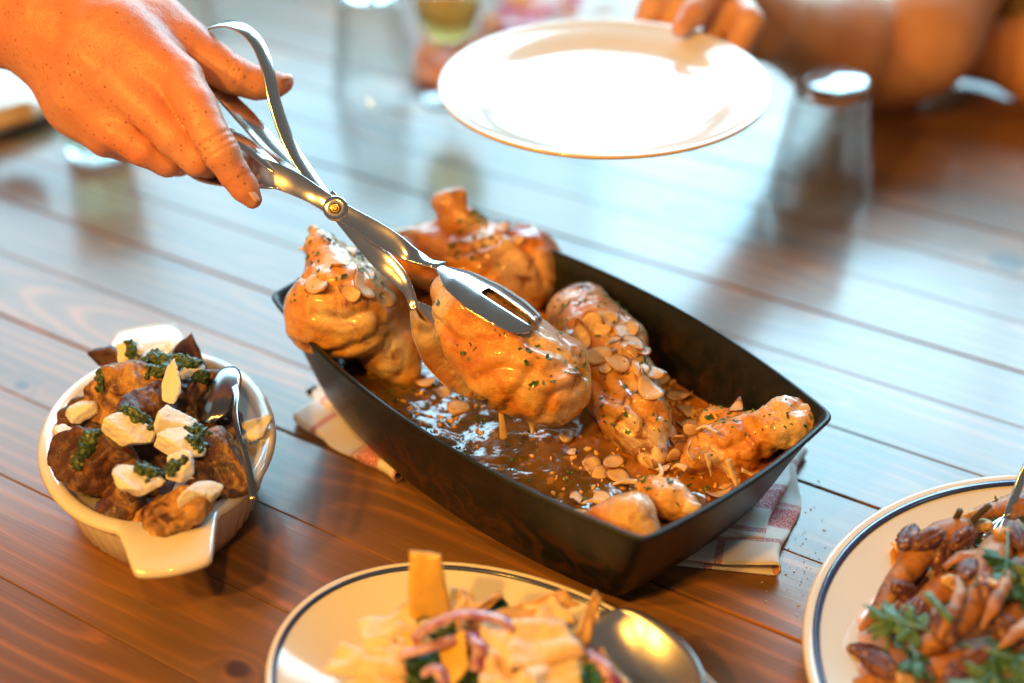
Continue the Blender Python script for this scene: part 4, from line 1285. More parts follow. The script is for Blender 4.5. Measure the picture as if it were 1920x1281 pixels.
def pesto(pts, label, seed):
    pr = []
    for px, py, r in pts:
        h_ = hit(px, py, T_DISH)
        if h_ is None: continue
        p = np.array(h_[0]); s = depth(p) / FPX
        if pr and abs(h_[2] - last[1]) < .05: pr.append(rc(last[0], p, last[2] * .55, r * s * .55, .004))
        last = (p, h_[2], r * s)
        pr.append(rc(p, p + np.array([0, 0, .0005]), r * s * .9, r * s * .7, .004))
        for i in range(4):
            q = hit(px + rng.normal() * r * .7, py + rng.normal() * r * .6, T_DISH)
            if q is not None and abs(q[2] - h_[2]) < .02: pr.append(rc(np.array(q[0]), np.array(q[0]) + [.0004, 0, 0], r * s * .55, r * s * .4, .003))
    if not pr: return
    o = solid('pesto', pr, .0009, M_PESTO, [(120, .0016), (-280, .0016), (520, .0011)], seed)
    tag(o, label, 'pesto', 'pesto dollops in the oval dish')
pesto([(245, 775, 14), (262, 785, 14), (232, 772, 10), (280, 792, 9)], 'pesto dollop on the back of the broad middle cheese chunk', 1)
pesto([(285, 672, 16), (310, 680, 18), (335, 675, 14), (300, 698, 14), (358, 680, 12)], 'large pesto pool across the back of the dish', 2)
pesto([(372, 806, 14), (375, 818, 15), (371, 830, 13)], 'long pesto dollop down the right of the centre cheese', 3)
pesto([(262, 882, 11), (285, 890, 13), (305, 893, 12), (275, 876, 10)], 'pesto dollop on the largest flat cheese chunk', 4)
pesto([(170, 822, 13), (160, 845, 13), (148, 868, 9), (182, 815, 9)], 'pesto streak down the charred left wedge', 5)
pesto([(325, 873, 8), (320, 885, 7), (346, 862, 6)], 'little pesto dab on the rounded cheese cube', 6)
pesto([(380, 704, 15)], 'pesto on the purplish potato at the back right of the dish', 7)
pesto([(188, 700, 6), (190, 716, 8), (190, 730, 6)], 'narrow pesto smear on the golden back left wedge', 8)
pesto([(245, 645, 8), (246, 662, 9)], 'pesto on the small cheese cube by the far handle', 9)
# spoon standing in the dish, its handle over the near right rim
sp_ = thing('spoon', A(420, 745, .06), 'steel spoon in the oval dish, its thin handle over the right rim', 'spoon')
pth = spline([A(436, 712, .085), A(443, 742, .088), A(441, 775, .087), A(447, 815, .083), A(462, 860, .075), A(470, 900, .068), A(476, 938, .062)], 6)
wd = np.interp(np.linspace(0, 1, len(pth)), [0, .25, .5, 1], [.0030, .0018, .0019, .0027])
V, F = strip(pth, [np.array([.95, .25, .12]) * w for w in wd], .0022)
M_DSTEEL = simple('spoon_steel_painted_reflection', (.34, .32, .30), .2, 1.0, var=.05)  # metal colour darkened to imitate the black reflection in the bowl
fix_normals(mk('handle', V, F, M_DSTEEL, sp_))
bc = A(412, 742, .080)
V = []
for i in range(15):
    u = -1 + 2 * i / 14
    for j in range(13):
        v = -1 + 2 * j / 12
        w = math.sqrt(max(0, 1 - u * u))
        V.append(bc + np.array([.0, 1, .15]) * .030 * u * .9 + np.array([.9, .1, .35]) * .0165 * v * w + np.array([.35, -.1, -.9]) * -.006 * ((v * v - 1) * w * -1))
o = mk('spoon_bowl', V, grid_faces(15, 13), M_DSTEEL, sp_)
md = o.modifiers.new('thick', 'SOLIDIFY'); md.thickness = .0012

# ------------------------------------------------------------------ oval platter of flatbread salad
PB = (-.0035, .5595)
platter = plate('oval_platter', PB, .157, .110, -.66, 'oval platter with a dark blue rim line holding flatbread salad', True, 0, .030, .56)
def bread_material(name, a, b_, c):
    m = Mat(name)
    n = m.noise(45, 4, None, .6)
    col = m.ramp(n, [(.3, a), (.5, b_), (.68, c)])
    m.set(Base_Color=col, Roughness=.65)
    m.sss(.12, (1, .7, .4), .004)
    m.bump(m.noise(130, 4), .5, .0015)
    return m.m
M_BREAD = bread_material('flatbread', (.80, .70, .56), (.76, .58, .38), (.62, .36, .16))
M_TOAST = bread_material('toasted_flatbread', (.70, .48, .26), (.62, .38, .17), (.48, .24, .09))
M_SQUASH = simple('orange_squash', (.76, .46, .08), .3, var=.16, vs_=60, bump=.3, Coat_Weight=.2)
def sheet(name, corners, mat, th=.003, curl=.0, wav=.0015, seed=0.0, nu=14, nv=12, parent=None):
    """bent slab through four corner points (px, py, z), ragged edge"""
    P = [A(*c) for c in corners]
    nr = np.cross(P[1] - P[0], P[3] - P[0]); nr /= np.linalg.norm(nr)
    L = np.linalg.norm(P[1] - P[0])
    Vt, Vb = [], []
    for i in range(nu):
        u = i / (nu - 1)
        for j in range(nv):
            v = j / (nv - 1)
            e = .05 * mnoise.noise(Vector((u * 3 + seed, v * 3, seed * 2)))
            uu = u + (e if 0 < i < nu - 1 or True else 0) * .7; vv = v + .05 * mnoise.noise(Vector((u * 3.3, v * 2.7 + seed, 5)))
            p = P[0] * (1 - uu) * (1 - vv) + P[1] * uu * (1 - vv) + P[2] * uu * vv + P[3] * (1 - uu) * vv
            p = p + nr * (curl * L * (4 * u * (1 - u)) + wav * 1.8 * mnoise.noise(Vector((u * 2.6 + seed, v * 2.6 - seed, 1))) + wav * .5 * mnoise.noise(Vector((u * 8, v * 8, seed))))
            ed = min(u, 1 - u, v, 1 - v) * 10
            t = th * (.45 + .55 * min(1, ed))
            Vt.append(p + nr * t / 2); Vb.append(p - nr * t / 2)
    V = np.vstack([Vt, Vb]); n = nu * nv
    F = grid_faces(nu, nv) + [tuple(n + q for q in f[::-1]) for f in grid_faces(nu, nv)]
    rim = [j for j in range(nv)] + [i * nv + nv - 1 for i in range(1, nu)] + [(nu - 1) * nv + j for j in range(nv - 2, -1, -1)] + [i * nv for i in range(nu - 2, 0, -1)]
    for a, b_ in zip(rim, rim[1:] + rim[:1]): F.append((a, b_, n + b_, n + a))
    return fix_normals(mk(name, V, F, mat, parent))
BR = 'flatbread pieces on the oval platter'
tag(sheet('squash_slice', [(768, 1032, .092), (826, 1040, .092), (848, 1160, .050), (766, 1165, .050)], M_SQUASH, .0045, .02, .0008, 1.0), 'flat yellow orange squash slice standing upright at the back of the platter', 'squash slice')
for i, (cs, mat, lab, cu, th) in enumerate([
    ([(665, 1168, .048), (770, 1128, .056), (790, 1185, .050), (690, 1225, .046)], M_BREAD, 'pale flatbread piece leaning left of the upright squash slice', .05, .0035),
    ([(600, 1260, .052), (640, 1205, .060), (755, 1225, .060), (770, 1290, .050)], M_BREAD, 'large curled pale flatbread at the near left of the platter', .12, .004),
    ([(845, 1100, .062), (885, 1108, .060), (905, 1160, .050), (840, 1165, .050)], M_BREAD, 'small pale flatbread just right of the upright squash slice', .10, .004),
    ([(860, 1150, .058), (935, 1108, .066), (945, 1118, .064), (880, 1165, .054)], M_TOAST, 'narrow toasted bread stick pointing right behind the onion', .02, .005),
    ([(915, 1150, .062), (1060, 1105, .066), (1085, 1135, .060), (945, 1175, .056)], M_TOAST, 'toasted wavy flatbread folded over at the back of the platter', .10, .0045),
    ([(1070, 1205, .056), (1115, 1108, .076), (1128, 1122, .074), (1105, 1215, .052)], M_TOAST, 'toasted bread piece standing on edge against the spoon', .05, .004),
    ([(948, 1170, .068), (1050, 1156, .070), (1100, 1230, .062), (950, 1255, .062)], M_BREAD, 'big square pale flatbread lying on top of the salad', .05, .0045),
    ([(900, 1175, .060), (950, 1165, .062), (960, 1265, .056), (905, 1255, .056)], M_BREAD, 'pale flatbread tucked under the left edge of the big square one', .05, .004),
    ([(900, 1250, .058), (985, 1255, .060), (1010, 1310, .056), (900, 1310, .054)], M_BREAD, 'pale flatbread at the near middle edge of the picture', .08, .004),
    ([(1060, 1240, .056), (1130, 1215, .056), (1180, 1290, .050), (1080, 1300, .052)], M_SQUASH, 'curled orange squash slice beside the red onion on the right', .10, .004),
    ([(822, 1205, .060), (868, 1180, .066), (880, 1250, .060), (838, 1290, .056)], M_SQUASH, 'bent yellow orange pepper strip in the middle of the salad', .15, .003),
    ([(735, 1185, .050), (785, 1180, .054), (800, 1225, .050), (748, 1235, .046)], M_SQUASH, 'orange squash bit with a charred spot beside the pale flatbread', .10, .005),
    ([(640, 1235, .046), (700, 1190, .052), (775, 1215, .054), (720, 1262, .050)], M_BREAD, 'pale flatbread between the leaning piece and the large curled one', .10, .004),
    ([(980, 1130, .058), (1040, 1118, .062), (1080, 1165, .060), (1000, 1180, .056)], M_BREAD, 'pale flatbread behind the big square one, under the wavy toast', .08, .004),
    ([(985, 1245, .062), (1085, 1228, .060), (1100, 1300, .054), (1000, 1310, .056)], M_BREAD, 'pale flatbread in front of the big square one', .10, .0045),
    ([(610, 1300, .046), (680, 1262, .054), (760, 1290, .050), (700, 1340, .044)], M_BREAD, 'pale flatbread cut off by the bottom edge at the left', .10, .004),
    ([(850, 1165, .052), (905, 1150, .056), (915, 1200, .052), (860, 1215, .050)], M_TOAST, 'small toasted bread square under the arched onion strip', .08, .004),
]):
    o = sheet('flatbread' if mat in (M_BREAD, M_TOAST) else 'squash_slice', cs, mat, th, cu, .0030 if mat != M_SQUASH else .0015, 3.1 * i + 1)
    tag(o, lab, 'flatbread' if mat in (M_BREAD, M_TOAST) else 'squash slice', BR if mat in (M_BREAD, M_TOAST) else 'squash slices on the oval platter')
def onion_material():
    m = Mat('red_onion')
    uv = m.n('ShaderNodeSeparateXYZ', Vector=m.n('ShaderNodeNewGeometry').outputs['Normal']).outputs[2]
    m.set(Base_Color=m.mix(m.fr(m.noise(70, 2), .4, .62), (.62, .40, .42), (.26, .035, .13)), Roughness=.25, Coat_Weight=.3)
    m.sss(.2, (1, .5, .6), .004)
    return m.m
M_ONION = onion_material()
for pts, lab in [([(775, 1200, .062), (815, 1170, .070), (870, 1152, .074), (935, 1160, .072), (965, 1180, .068)], 'arched red onion strip over the middle of the salad'),
                 ([(752, 1228, .058), (800, 1215, .062), (850, 1200, .062)], 'deep pink red onion strip left of the pepper strip'),
                 ([(885, 1190, .058), (900, 1220, .060), (892, 1260, .056)], 'short purple onion piece beside the pepper strip'),
                 ([(1105, 1222, .056), (1135, 1250, .058), (1160, 1295, .052)], 'red onion strip at the right of the salad'),
                 ([(795, 1262, .056), (820, 1255, .060), (840, 1290, .054)], 'red onion ring end at the near edge of the picture')]:
    P = spline([A(*p) for p in pts], 6)
    V, F = tube(P, .0048, 10, .5, up=np.array([0, .3, 1.0]))
    tag(fix_normals(mk('onion_strip', V, F, M_ONION)), lab, 'onion', 'red onion strips on the oval platter')
M_GREEN = herb_material('cucumber_green', (.012, .045, .010), (.05, .12, .03))
M_SPIN = herb_material('teal_leaf', (.02, .10, .07), (.03, .15, .09))
for i, (cs, mat, lab) in enumerate([
    ([(800, 1190, .050), (850, 1165, .054), (900, 1190, .050), (840, 1230, .046)], M_GREEN, 'dark green leaf under the arched onion strip'),
    ([(740, 1275, .050), (775, 1245, .056), (830, 1240, .052), (800, 1310, .046)], M_GREEN, 'dark green leaf at the near edge left of centre'),
    ([(860, 1265, .058), (905, 1200, .058), (912, 1215, .056), (885, 1310, .052)], M_GREEN, 'narrow dark green leaf right of the pepper strip'),
    ([(1083, 1250, .060), (1118, 1240, .060), (1130, 1300, .054), (1092, 1305, .054)], M_SPIN, 'ridged blue green leaf beside the big square flatbread'),
    ([(905, 1135, .054), (945, 1120, .056), (960, 1150, .052), (925, 1165, .050)], M_GREEN, 'small dark green leaf behind the toasted bread'),
    ([(765, 1235, .052), (820, 1232, .054), (812, 1262, .050), (770, 1268, .048)], M_SPIN, 'grey green cucumber skin near the pink onion strip'),
    ([(700, 1230, .040), (900, 1180, .042), (1080, 1230, .042), (860, 1330, .040)], M_GREEN, 'bed of dark salad leaf under the flatbread'),
]):
    tag(sheet('salad_leaf', cs, mat, .0012, .12, .004, 5.7 * i + 2), lab, 'salad leaf', 'green leaves on the oval platter')
M_BRUSH = simple('brushed_steel', (.78, .74, .68), .30, 1.0, var=.05)
# big spoon on the platter
ss = thing('serving_spoon', A(1180, 1240, .03), 'steel serving spoon resting bowl up on the right of the oval platter', 'spoon')
c0, c1 = A(1120, 1150, .046), A(1290, 1330, .040)
ax = c1 - c0; Ls = np.linalg.norm(ax); ax /= Ls; sd = np.cross(ax, [0, 0, 1.0]); sd /= np.linalg.norm(sd)
V = []
for i in range(21):
    u = i / 20
    w = .030 * math.sqrt(max(0, 1 - (2 * min(u, .97) - 1) ** 2)) ** .8
    for j in range(15):
        v = -1 + 2 * j / 14
        V.append(c0 + ax * Ls * u + sd * w * v + np.array([0, 0, -.019]) * (1 - v * v) * math.sin(math.pi * min(max(u, 0), 1)) ** .6)
o = mk('spoon_bowl', V, grid_faces(21, 15), M_BRUSH, ss)
md = o.modifiers.new('thick', 'SOLIDIFY'); md.thickness = .0014
V, F = tube(spline([c1 - ax * .004, c1 + ax * .05 + np.array([0, 0, .012]), c1 + ax * .13 + np.array([0, 0, .012])], 6), .004, 10, .5)
mk('handle', V, F, M_BRUSH, ss)

# ------------------------------------------------------------------ round plate of glazed carrots and pecans
RC_ = (.3605, .5912)
plate_r = plate('plate', RC_, .188, .188, 0, 'large white plate with a blue rim line holding glazed carrots and pecans', True, 0, .030, .60)
def carrot_material():
    m = Mat('glazed_carrot')
    n = m.noise(40, 4, None, .6, .5); n2 = m.noise(70, 3)
    c = m.ramp(n, [(.25, (.045, .018, .012)), (.38, (.20, .075, .022)), (.48, (.46, .19, .035)), (.6, (.32, .13, .05)), (.72, (.52, .33, .24))])
    c = m.mix(m.math('MULTIPLY', m.fr(n2, .56, .66), .55), c, (.62, .40, .30))
    m.set(Base_Color=c, Roughness=m.math('MULTIPLY_ADD', n2, .5, .22), Coat_Weight=.12, Coat_Roughness=.2)
    m.sss(.1, (1, .4, .15), .004)
    m.bump(m.noise(150, 5, None, .7), .8, .0025)
    return m.m
M_CARROT = carrot_material()
M_TIP = simple('charred_stem', (.07, .05, .03), .7, bump=.5)
def carrot(pts, label, seed):
    """pts thin tip first: (px, py, z, radius mm)"""
    P = spline([np.r_[A(*p[:3]), p[3] / 1000] for p in pts], 8)
    V, F = tube(P[:, :3], P[:, 3], 14, .9)
    V = rough(V, np.array([f for f in F if len(f) == 4]), [(60, .0014), (160, .0006)], seed)
    o = tag(fix_normals(mk('roast_carrot', V, F, M_CARROT)), label, 'carrot', 'glazed carrots on the right plate')
    return o
CAR = [
    carrot([(1612, 1182, .028, 1.5), (1640, 1150, .034, 4), (1690, 1080, .042, 8), (1740, 1025, .050, 10), (1790, 1000, .054, 10.5), (1815, 990, .054, 7)], 'long glazed carrot pointing its dark tip at the plate rim on the left', 1),
    carrot([(1660, 1260, .036, 4), (1730, 1220, .046, 7), (1790, 1175, .056, 9), (1835, 1110, .062, 11), (1860, 1050, .064, 11.5), (1880, 1015, .062, 8)], 'thick glazed carrot slanting through the middle of the right plate', 2),
    carrot([(1640, 1175, .028, 3), (1700, 1150, .034, 7), (1760, 1110, .038, 9), (1820, 1080, .04, 9)], 'short brown carrot under the left pecans', 3),
    carrot([(1880, 1240, .048, 7), (1900, 1140, .056, 9), (1925, 1060, .060, 10), (1950, 1010, .060, 9)], 'bright orange carrot running up the right edge of the picture', 4),
    carrot([(1600, 1285, .030, 4), (1680, 1270, .036, 8), (1760, 1262, .042, 10), (1830, 1240, .046, 10)], 'carrot lying along the near edge of the right plate', 5),
    carrot([(1760, 1010, .040, 5), (1850, 965, .046, 8), (1960, 935, .05, 9)], 'dark glazed carrot at the back of the heap on the right plate', 6),
    carrot([(1700, 1200, .026, 6), (1800, 1170, .030, 9), (1900, 1160, .032, 10), (1980, 1140, .034, 10)], 'carrot buried under the others in the middle of the right plate', 7),
    carrot([(1780, 1300, .040, 6), (1850, 1260, .046, 9), (1940, 1230, .048, 10)], 'carrot at the lower right corner of the picture', 8),
    carrot([(1700, 1080, .024, 6), (1800, 1060, .028, 9), (1900, 1040, .032, 10)], 'carrot low under the left end of the heap', 9),
]
for pts, lab in [([(1782, 990, .054), (1795, 968, .064), (1800, 958, .070)], 'dry carrot stem stub sticking up at the back left of the heap'), ([(1818, 985, .054), (1835, 965, .064), (1855, 948, .074)], 'pale carrot stalk pointing up behind the pecans')]:
    V, F = tube(spline([A(*p) for p in pts], 5), .0022, 8)
    tag(mk('dry_stalk', V, F, M_TIP), lab, 'stalk')
M_CHARC = carrot_material()
for i, (pts, lab) in enumerate([
    ([(1770, 1065, .062, 1.5), (1800, 1045, .066, 4), (1840, 1040, .066, 3.5), (1862, 1025, .064, 1)], 'browned carrot shred across the top of the heap'),
    ([(1760, 1200, .062, 1.5), (1785, 1150, .070, 4), (1800, 1110, .072, 3.5), (1798, 1080, .068, 1)], 'dark carrot shred standing along the thick middle carrot'),
    ([(1840, 1180, .066, 1.5), (1868, 1130, .074, 4), (1885, 1090, .074, 4), (1890, 1060, .070, 1.5)], 'ragged carrot shred right of the thick middle carrot'),
    ([(1872, 1215, .064, 1.5), (1905, 1190, .068, 4), (1930, 1170, .068, 4)], 'carrot shred cut off by the right edge of the picture'),
]):
    P = spline([np.r_[A(*p[:3]), p[3] / 1000] for p in pts], 8)
    V, F = tube(P[:, :3], P[:, 3], 10, .6)
    V = rough(V, np.array([f for f in F if len(f) == 4]), [(110, .0016), (260, .0009)], 20 + i)
    tag(fix_normals(mk('carrot_shred', V, F, M_CHARC)), lab, 'carrot shred', 'carrot shreds on the right plate')
# pinkish yoghurt smear under the carrots
M_YOG = simple('orange_dressing', (.72, .36, .20), .3, var=.25, vs_=50, Coat_Weight=.3)
def smear(cs, label, mat, z, seed):
    P = np.array([A(x, y, z)[:2] for x, y in cs]); c = P.mean(0)
    ring = spline(np.vstack([P, P[:1]]), 8)[:-1]
    ring = ring + np.array([[.0035 * mnoise.noise(Vector((q[0] * 60, q[1] * 60, seed))), .0035 * mnoise.noise(Vector((q[0] * 60, q[1] * 60, seed + 9)))] for q in ring])
    def surf(q):
        r_ = math.hypot(q[0] - RC_[0], q[1] - RC_[1]) / .188
        return np.interp(r_, [0, .54, .60, .66, .74, .90, 1], [.0045, .0048, .0062, .0095, .0135, .024, .030])
    rings = []
    for s, h_ in ((1.0, .0004), (.96, .0016), (.85, .0022), (.6, .0024), (.3, .0024), (.02, .0024)):
        rings.append([(c[0] + (q[0] - c[0]) * s, c[1] + (q[1] - c[1]) * s, surf(c + (q - c) * s) + h_) for q in ring])
    V, F = loft(rings, False, True)
    return tag(fix_normals(mk('dressing', V, F, mat)), label, 'dressing')
smear([(1605, 1180), (1655, 1110), (1700, 1060), (1760, 1010), (1850, 1000), (1960, 1050), (1960, 1300), (1640, 1300), (1612, 1240)], 'pale orange dressing spread under the carrots on the right plate', M_YOG, .010, 1)
M_OIL = simple('orange_oil', (.70, .27, .03), .15, var=.3, Coat_Weight=.5)
smear([(1665, 1045), (1690, 1015), (1712, 1030), (1705, 1065), (1675, 1078)], 'orange oil patch on the plate beside the leftmost pecan', M_OIL, .018, 2)
smear([(1830, 960), (1870, 945), (1900, 955), (1895, 985), (1840, 985)], 'orange oil patch on the plate rim under the fork handle', M_OIL, .02, 3)
# pecans
def pecan_material():
    m = Mat('pecan')
    n = m.noise(170, 3)
    c = m.mix(m.fr(n, .35, .65), (.075, .026, .040), (.17, .060, .050))
    sp = m.n('ShaderNodeSeparateXYZ', Vector=m.obj()).outputs[2]
    c = m.mix(m.math('MULTIPLY', m.fr(m.noise(260, 2), .60, .68), .8), c, (.62, .36, .16))
    m.set(Base_Color=c, Roughness=.55)
    m.bump(n, .8, .0015)
    return m.m
M_PECAN = pecan_material()
M_NUT = simple('broken_nut', (.72, .45, .20), .5, var=.35, vs_=160, bump=.5)
def pecan_mesh(seed):
    nu, nv = 30, 40
    V = []
    for i in range(nu):
        th = math.pi * i / (nu - 1)
        for j in range(nv):
            ph = 2 * math.pi * j / nv
            x = math.cos(th) * .0145; rr_ = math.sin(th)
            y, z = rr_ * math.cos(ph) * .0068, rr_ * math.sin(ph) * .0048
            gr = 1 - .50 * math.exp(-(y / .0010) ** 2) * (z > 0) + .16 * abs(math.sin(5 * ph + x * 60)) - .10 * math.exp(-(abs(y) - .004) ** 2 / .0000006) + .22 * mnoise.noise(Vector((x * 300, y * 300 + seed, z * 300)))
            V.append((x, y * gr, (z if z > 0 else z * .5) * gr))
    me = bpy.data.meshes.new('pecan'); me.from_pydata(V, [], grid_faces(nu, nv, False, True)); me.materials.append(M_PECAN)
    for p in me.polygons: p.use_smooth = True
    me.update(); bm = bmesh.new(); bm.from_mesh(me); bmesh.ops.remove_doubles(bm, verts=bm.verts, dist=.00005); bmesh.ops.recalc_face_normals(bm, faces=bm.faces); bm.to_mesh(me); bm.free()
    return me
PEC = [pecan_mesh(s) for s in (0, 5, 11)]
T_CAR = [bvh_of(o) for o in CAR]
T_RP = T_CAR + [bvh_of(o) for o in bpy.data.objects if o.parent == plate_r and o.type == 'MESH']
def on_plate(name, me, px, py, label, cat, group, sc=1.0, spin=0.0, tilt=.4, lift=.003):
    r = hit(px, py, T_RP)
    n = (r[1] if r[1].dot(Vector(EYE) - r[0]) > 0 else -r[1])
    n = (n * .6 + Vector((random.uniform(-tilt, tilt), random.uniform(-tilt, tilt) - .25, .8))).normalized()
    o = bpy.data.objects.new(name, me)
    o.matrix_world = Matrix.Translation(r[0] + n * lift) @ (n.to_track_quat('Z', 'Y').to_matrix() @ Matrix.Rotation(spin, 3, 'Z')).to_4x4() @ Matrix.Diagonal((sc, sc, sc, 1))
    COL.objects.link(o)
    return tag(o, label, cat, group)
for i, (px, py, sp, lab) in enumerate([(1707, 1015, .1, 'leftmost pecan half, lying on the orange oil patch'), (1722, 1085, .5, 'big pecan half across the long left carrot'), (1760, 1045, 1.3, 'pecan half standing dark on top of the long carrot'), (1800, 1012, .2, 'pecan half near the stem stub at the back of the heap'),
        (1622, 1230, .0, 'purple pecan half at the near left edge of the carrots'), (1650, 1252, .4, 'pecan half just below the near left one'), (1850, 1120, 1.0, 'cracked pecan half on the thick middle carrot'), (1868, 1150, .6, 'pecan half low on the thick middle carrot'),
        (1838, 995, .8, 'pecan half behind the parsley at the back of the heap'), (1700, 1160, .7, 'pecan half in the shade between the two left carrots'), (1905, 1075, .3, 'pecan half at the right edge of the picture'), (1825, 1240, .9, 'pecan half near the lower edge under the parsley'), (1898, 1010, .2, 'pecan half by the fork at the right edge'), (1672, 1195, .2, 'pecan half beside the parsley stem on the left'),
        (1738, 1015, .9, 'pecan half at the top of the long left carrot'), (1785, 1065, 1.9, 'pecan half leaning in the gap behind the thick carrot'), (1690, 1110, 2.4, 'pecan half lying low against the long left carrot'), (1720, 1262, .6, 'pecan half near the bottom edge left of the parsley'), (1790, 1275, 1.5, 'pecan half cut by the bottom edge of the picture'), (1888, 1190, 2.0, 'pecan half at the right edge beside the bright carrot'), (1770, 1180, 2.7, 'pecan half just right of the pale parsley sprig'), (1815, 1075, .4, 'pecan half on the shoulder of the thick carrot')]):
    on_plate('pecan', PEC[i % 3], px, py, lab, 'pecan', 'pecan halves on the right plate', random.uniform(.80, 1.02), sp, .4)
for i, (px, py, lab) in enumerate([(1690, 1022, 'broken nut crumb beside the leftmost pecan'), (1755, 1075, 'orange broken nut piece right of the big pecan'), (1780, 1088, 'round orange nut piece beside the big pecan'), (1815, 968, 'light nut piece at the back of the heap'), (1845, 985, 'light broken nut under the pale stalk'), (1850, 1095, 'cream broken nut on the cracked pecan'), (1655, 1180, 'nut crumb on the pale dressing at the left'), (1880, 1000, 'orange nut sliver by the parsley at the back'), (1700, 1275, 'red brown nut piece at the near edge'), (1640, 1240, 'light nut crumb beside the purple pecan')]):
    h_ = hit(px, py, T_RP); z = h_[0].z + .004
    chunk(px, py, z, 16, 13, 12, lab, 40 + i, 'nut_piece', 'nut piece', M_NUT, 'broken nut pieces on the right plate')
# parsley: stalk and lobed leaflets
M_PARS = herb_material('flat_parsley', (.020, .075, .026), (.055, .15, .055))
M_PARS2 = herb_material('pale_parsley', (.05, .14, .07), (.12, .24, .12))
def leaflet(n=3, teeth=3):
    V, F = [], []
    t = np.linspace(-1, 1, 61)
    out = []
    for a in t:
        lob = .55 + .45 * abs(math.cos(a * math.pi * 1.5)) ** .7
        tooth = 1 + .10 * math.sin(a * 34)
        out.append((math.sin(a * 1.35) * lob * tooth * .95, math.cos(a * 1.35) * lob * tooth))
    out = np.array(out) * .014
    def zz(x, y, k): return .25 * k * y * y / .014 - .5 * abs(x) * k + .0012 * math.sin(x * 500) * k
    return out
LO = leaflet()
def parsley(px, py, ang, size, mat, label, seed, lift=.006, flip=0.0):
    r = hit(px, py, T_RP)
    base = np.array(r[0]) + np.array([0, 0, lift])
    rr = random.Random(seed)
    ex = np.array([math.cos(ang), math.sin(ang), rr.uniform(-.15, .25)]); ex /= np.linalg.norm(ex)
    up = np.array([rr.uniform(-.3, .3), -.35 + flip, 1.0]); up -= ex * (up @ ex); up /= np.linalg.norm(up)
    sd_ = np.cross(up, ex)
    p = thing('parsley_sprig', base, label, 'parsley', 'parsley sprigs on the right plate')
    for k_, (da, off_, sc) in enumerate(((0, .014, 1.0), (1.15, .006, .8), (-1.15, .006, .8))):
        e1 = ex * math.cos(da) + sd_ * math.sin(da); e2 = -ex * math.sin(da) + sd_ * math.cos(da)
        bend = rr.uniform(-.5, .7); c0 = base + ex * off_ * size
        V = [c0]
        for f_ in (.45, .8, 1.0):
            for x, y in LO:
                yy, xx = y * sc * size * f_, x * sc * size * f_
                V.append(c0 + e1 * yy + e2 * xx + up * (bend * yy * yy / .020 - .35 * abs(xx) + .0012 * math.sin(xx * 700 + k_)))
        m_ = len(LO)
        F = [(0, 1 + i, 2 + i) for i in range(m_ - 1)]
        for q in range(2):
            F += [(1 + q * m_ + i, 1 + (q + 1) * m_ + i, 2 + (q + 1) * m_ + i, 2 + q * m_ + i) for i in range(m_ - 1)]
        o = mk('leaflet', V, F, mat, p)
        md = o.modifiers.new('thick', 'SOLIDIFY'); md.thickness = .0004
    V, F = tube(spline([base + ex * .016 * size, base, base - ex * .018 * size - up * .004], 5), .0008, 6)
    mk('stalk', V, F, M_PARS2, p)
for a in [(1732, 1195, 2.6, 1.25, M_PARS2, 'pale parsley sprig spread in front of the left carrots', 1), (1705, 1225, -1.6, 1.0, M_PARS, 'parsley sprig hanging towards the purple pecan', 2), (1885, 1045, -1.9, 1.45, M_PARS, 'largest parsley sprig near the right edge of the picture', 3), (1815, 1030, 1.2, 1.15, M_PARS, 'dark parsley sprig behind the thick carrot', 4),
          (1805, 1050, -2.2, .9, M_PARS2, 'small parsley sprig beside the standing pecan', 5), (1830, 1230, -.6, 1.35, M_PARS, 'parsley sprig at the bottom right, dark and rounded', 6), (1870, 1265, -2.4, 1.3, M_PARS2, 'teal tinted parsley at the bottom edge', 7), (1905, 1130, .4, 1.1, M_PARS2, 'parsley tip at the right edge beside the bright carrot', 8), (1862, 985, .6, 1.0, M_PARS, 'parsley sprig under the fork handle at the back', 9), (1760, 1145, 1.9, .9, M_PARS, 'parsley leaf standing between the two big carrots', 10)]:
    parsley(*a)
V, F = tube(spline([A(1738, 1112, .074), A(1762, 1140, .073), A(1785, 1165, .070)], 5), .0028, 8, .4)
tag(mk('celery_strip', V, F, M_PARS2), 'pale green stalk strip lying above the pale parsley sprig', 'celery')
V, F = tube(spline([A(1662, 1228, .040), A(1670, 1180, .052), A(1695, 1135, .056)], 6), .0009, 6)
tag(mk('parsley_stalk', V, F, M_PARS2), 'thin bent parsley stalk at the left of the carrots', 'parsley')
fk = thing('serving_fork', A(1890, 960, .05), 'dark steel fork handle leaning on the far rim of the right plate', 'fork')
fp = spline([A(1886, 968, .050), A(1905, 925, .058), A(1930, 870, .074), A(1980, 790, .10)], 6)
V, F = strip(fp, [np.array([.9, .3, .1]) * w for w in np.linspace(.003, .006, len(fp))], .002)
fix_normals(mk('handle', V, F, M_STEEL, fk))
for k_ in range(3):
    V, F = tube(spline([A(1886, 968, .050), A(1878 - 9 * k_, 985, .049), A(1866 - 12 * k_, 1012, .048)], 4), .0011, 6)
    mk('tine', V, F, M_STEEL, fk)

